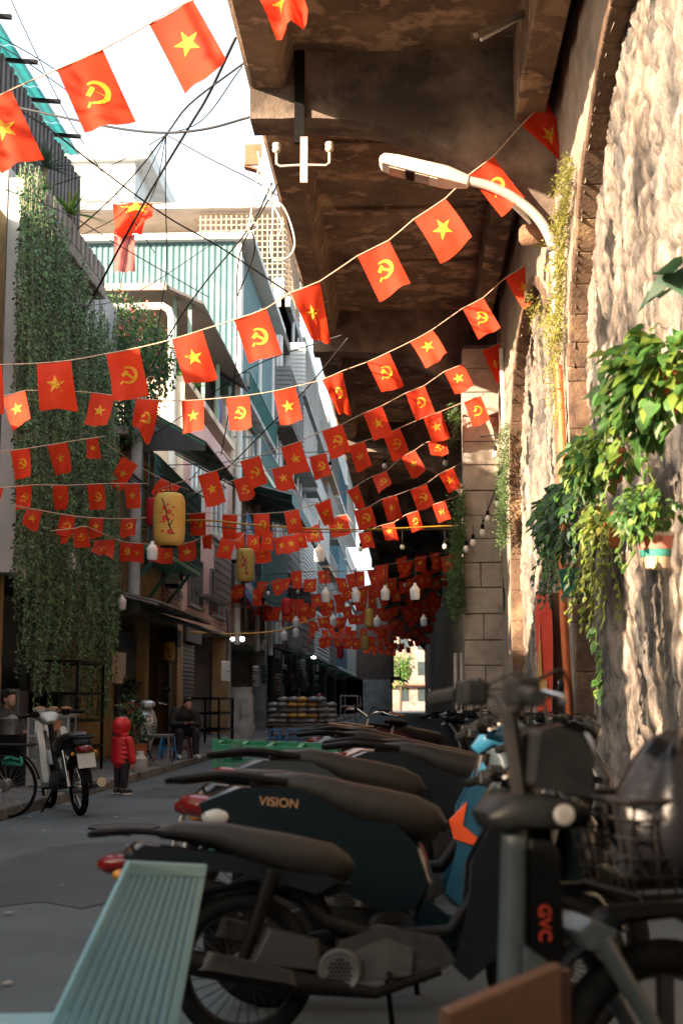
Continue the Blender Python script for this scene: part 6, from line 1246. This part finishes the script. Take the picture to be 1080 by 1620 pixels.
blob('trousers', M('trouser_black', (.015, .015, .018), .8), kd, [('c', (-.055, 0, .48), .075, (-.06, 0, .30), .06), ('c', (-.06, 0, .3), .06, (-.065, 0, .11), .045), ('c', (.055, 0, .48), .075, (.065, -.01, .30), .06), ('c', (.065, -.01, .3), .06, (.07, -.02, .11), .045)], .010, 3)
for s, yy in ((-1, 0), (1, -.02)): blob('shoe', shoe, kd, [('c', (s * .066, yy - .03, .05), .038, (s * .08, yy + .09, .04), .034), ('c', (s * .066, yy - .01, .06), .036, (s * .066, yy, .1), .034)], .009, 2); G().loft([(s * .07 - .045, yy + .03, .012, .085, .012), (s * .07 + .045, yy + .03, .012, .085, .012)], 10).build('sole', sole, kd)
# seated man with phone
def seated(name_label, loc, rz, jm, tm, seat_h=.42, s=1.0, phone=True, bow=1.0):
    t = thing('person', name_label, 'person', loc, rz); t.scale = (s,) * 3; h = seat_h; f = .12 * bow
    hd = Vector((.30 * bow, 0, h + .60 - .28 * max(0, bow - 1))); arm = []
    P = [('c', (0, -.09, h + .05), .10, (0, .09, h + .05), .10), ('c', (0, 0, h + .1), .12, (.14 * bow, 0, h + .38), .13), ('c', (.18 * bow, 0, h + .46), .055, hd, .05), ('e', hd + Vector((.01, 0, .06)), (.09, .072, .105)), ('e', hd + Vector((.06, 0, .0)), (.045, .05, .06)), ('e', hd + Vector((.105, 0, .03)), (.014, .014, .022)), ('e', hd + Vector((.0, .075, .04)), (.02, .012, .03)), ('e', hd + Vector((.0, -.075, .04)), (.02, .012, .03))]
    for q in (-1, 1):
        P += [('c', (0, q * .1, h + .06), .085, (.40, q * .15, h + .06), .06), ('c', (.40, q * .15, h + .05), .058, (.38, q * .16, .1), .04), ('c', (.38, q * .16, .05), .04, (.52, q * .18, .035), .032)]
        sh_ = Vector((.15 * bow, q * .19, h + .44)); el = Vector((.22, q * .25, h + .2)); wr = Vector((.42, q * .06, h + .22)); P += [('c', sh_, .05, el, .042), ('c', el, .04, wr, .028)] + hand(wr, (.8, -q * .35, .1), (0, -q, .4), 1)
    blob('body', skin, t, P, .013, 2)
    J = [('c', (.0, 0, h + .06), .155, (.14 * bow, 0, h + .38), .165), ('c', (.13 * bow, -.12, h + .42), .07, (.13 * bow, .12, h + .42), .07), ('c', (.17 * bow, 0, h + .46), .075, (.2 * bow, 0, h + .52), .07)]
    for q in (-1, 1): sh_ = Vector((.15 * bow, q * .19, h + .44)); el = Vector((.22, q * .25, h + .2)); wr = Vector((.40, q * .075, h + .22)); J += [('c', sh_, .07, el, .062), ('c', el, .06, wr, .045)]
    blob('jacket', jm, t, J, .014, 4)
    blob('trousers', tm, t, [x for q in (-1, 1) for x in (('c', (0, q * .1, h + .06), .11, (.40, q * .15, h + .06), .08), ('c', (.40, q * .15, h + .05), .078, (.385, q * .16, .12), .06))] + [('c', (0, -.09, h + .06), .115, (0, .09, h + .06), .115)], .014, 4)
    for q in (-1, 1): blob('shoe', sole if phone else shoe, t, [('c', (.36, q * .16, .05), .05, (.52, q * .18, .04), .042)], .012, 2)
    blob('hair', hair, t, [('e', hd + Vector((-.015, 0, .09)), (.10, .086, .095)), ('e', hd + Vector((-.05, 0, .04)), (.06, .078, .08)), ('e', hd + Vector((.05, 0, .135)), (.05, .07, .04))], .012, 2)
    if phone:
        ph = thing('phone', 'dark phone held by the seated man', 'phone', Vector(loc) + Matrix.Rotation(rz, 3, 'Z') @ (Vector((.52, 0, h + .25)) * s), rz); G().box(-.004, .004, -.035, .035, -.07, .07).build('phone_body', black, ph, bevel=.003); G().box(-.0052, -.0042, -.031, .031, -.062, .062).build('screen', glass, ph)
    return t
bkj = M('jacket_black', (.012, .013, .015), .7, (.02, .02, .022), 8)
mp_ = onZ(287, 1200, .115); seated('man in black jacket sitting bowed over a phone on a stool', (mp_.x, mp_.y, .115), R(-65), bkj, MATS['trouser_black'], .42, 1.0, True, 1.3)
seated('person in dark patterned top seated behind the food cart, cut by the left edge', (-5.25, 18.3, .115), R(-30), M('top_dark', (.02, .02, .025), .8, (.05, .04, .04), 40), MATS['trouser_black'], .42, 1.0, False, .5)
stool(-20, 1215, mr, 'low stool under the person at the left edge')
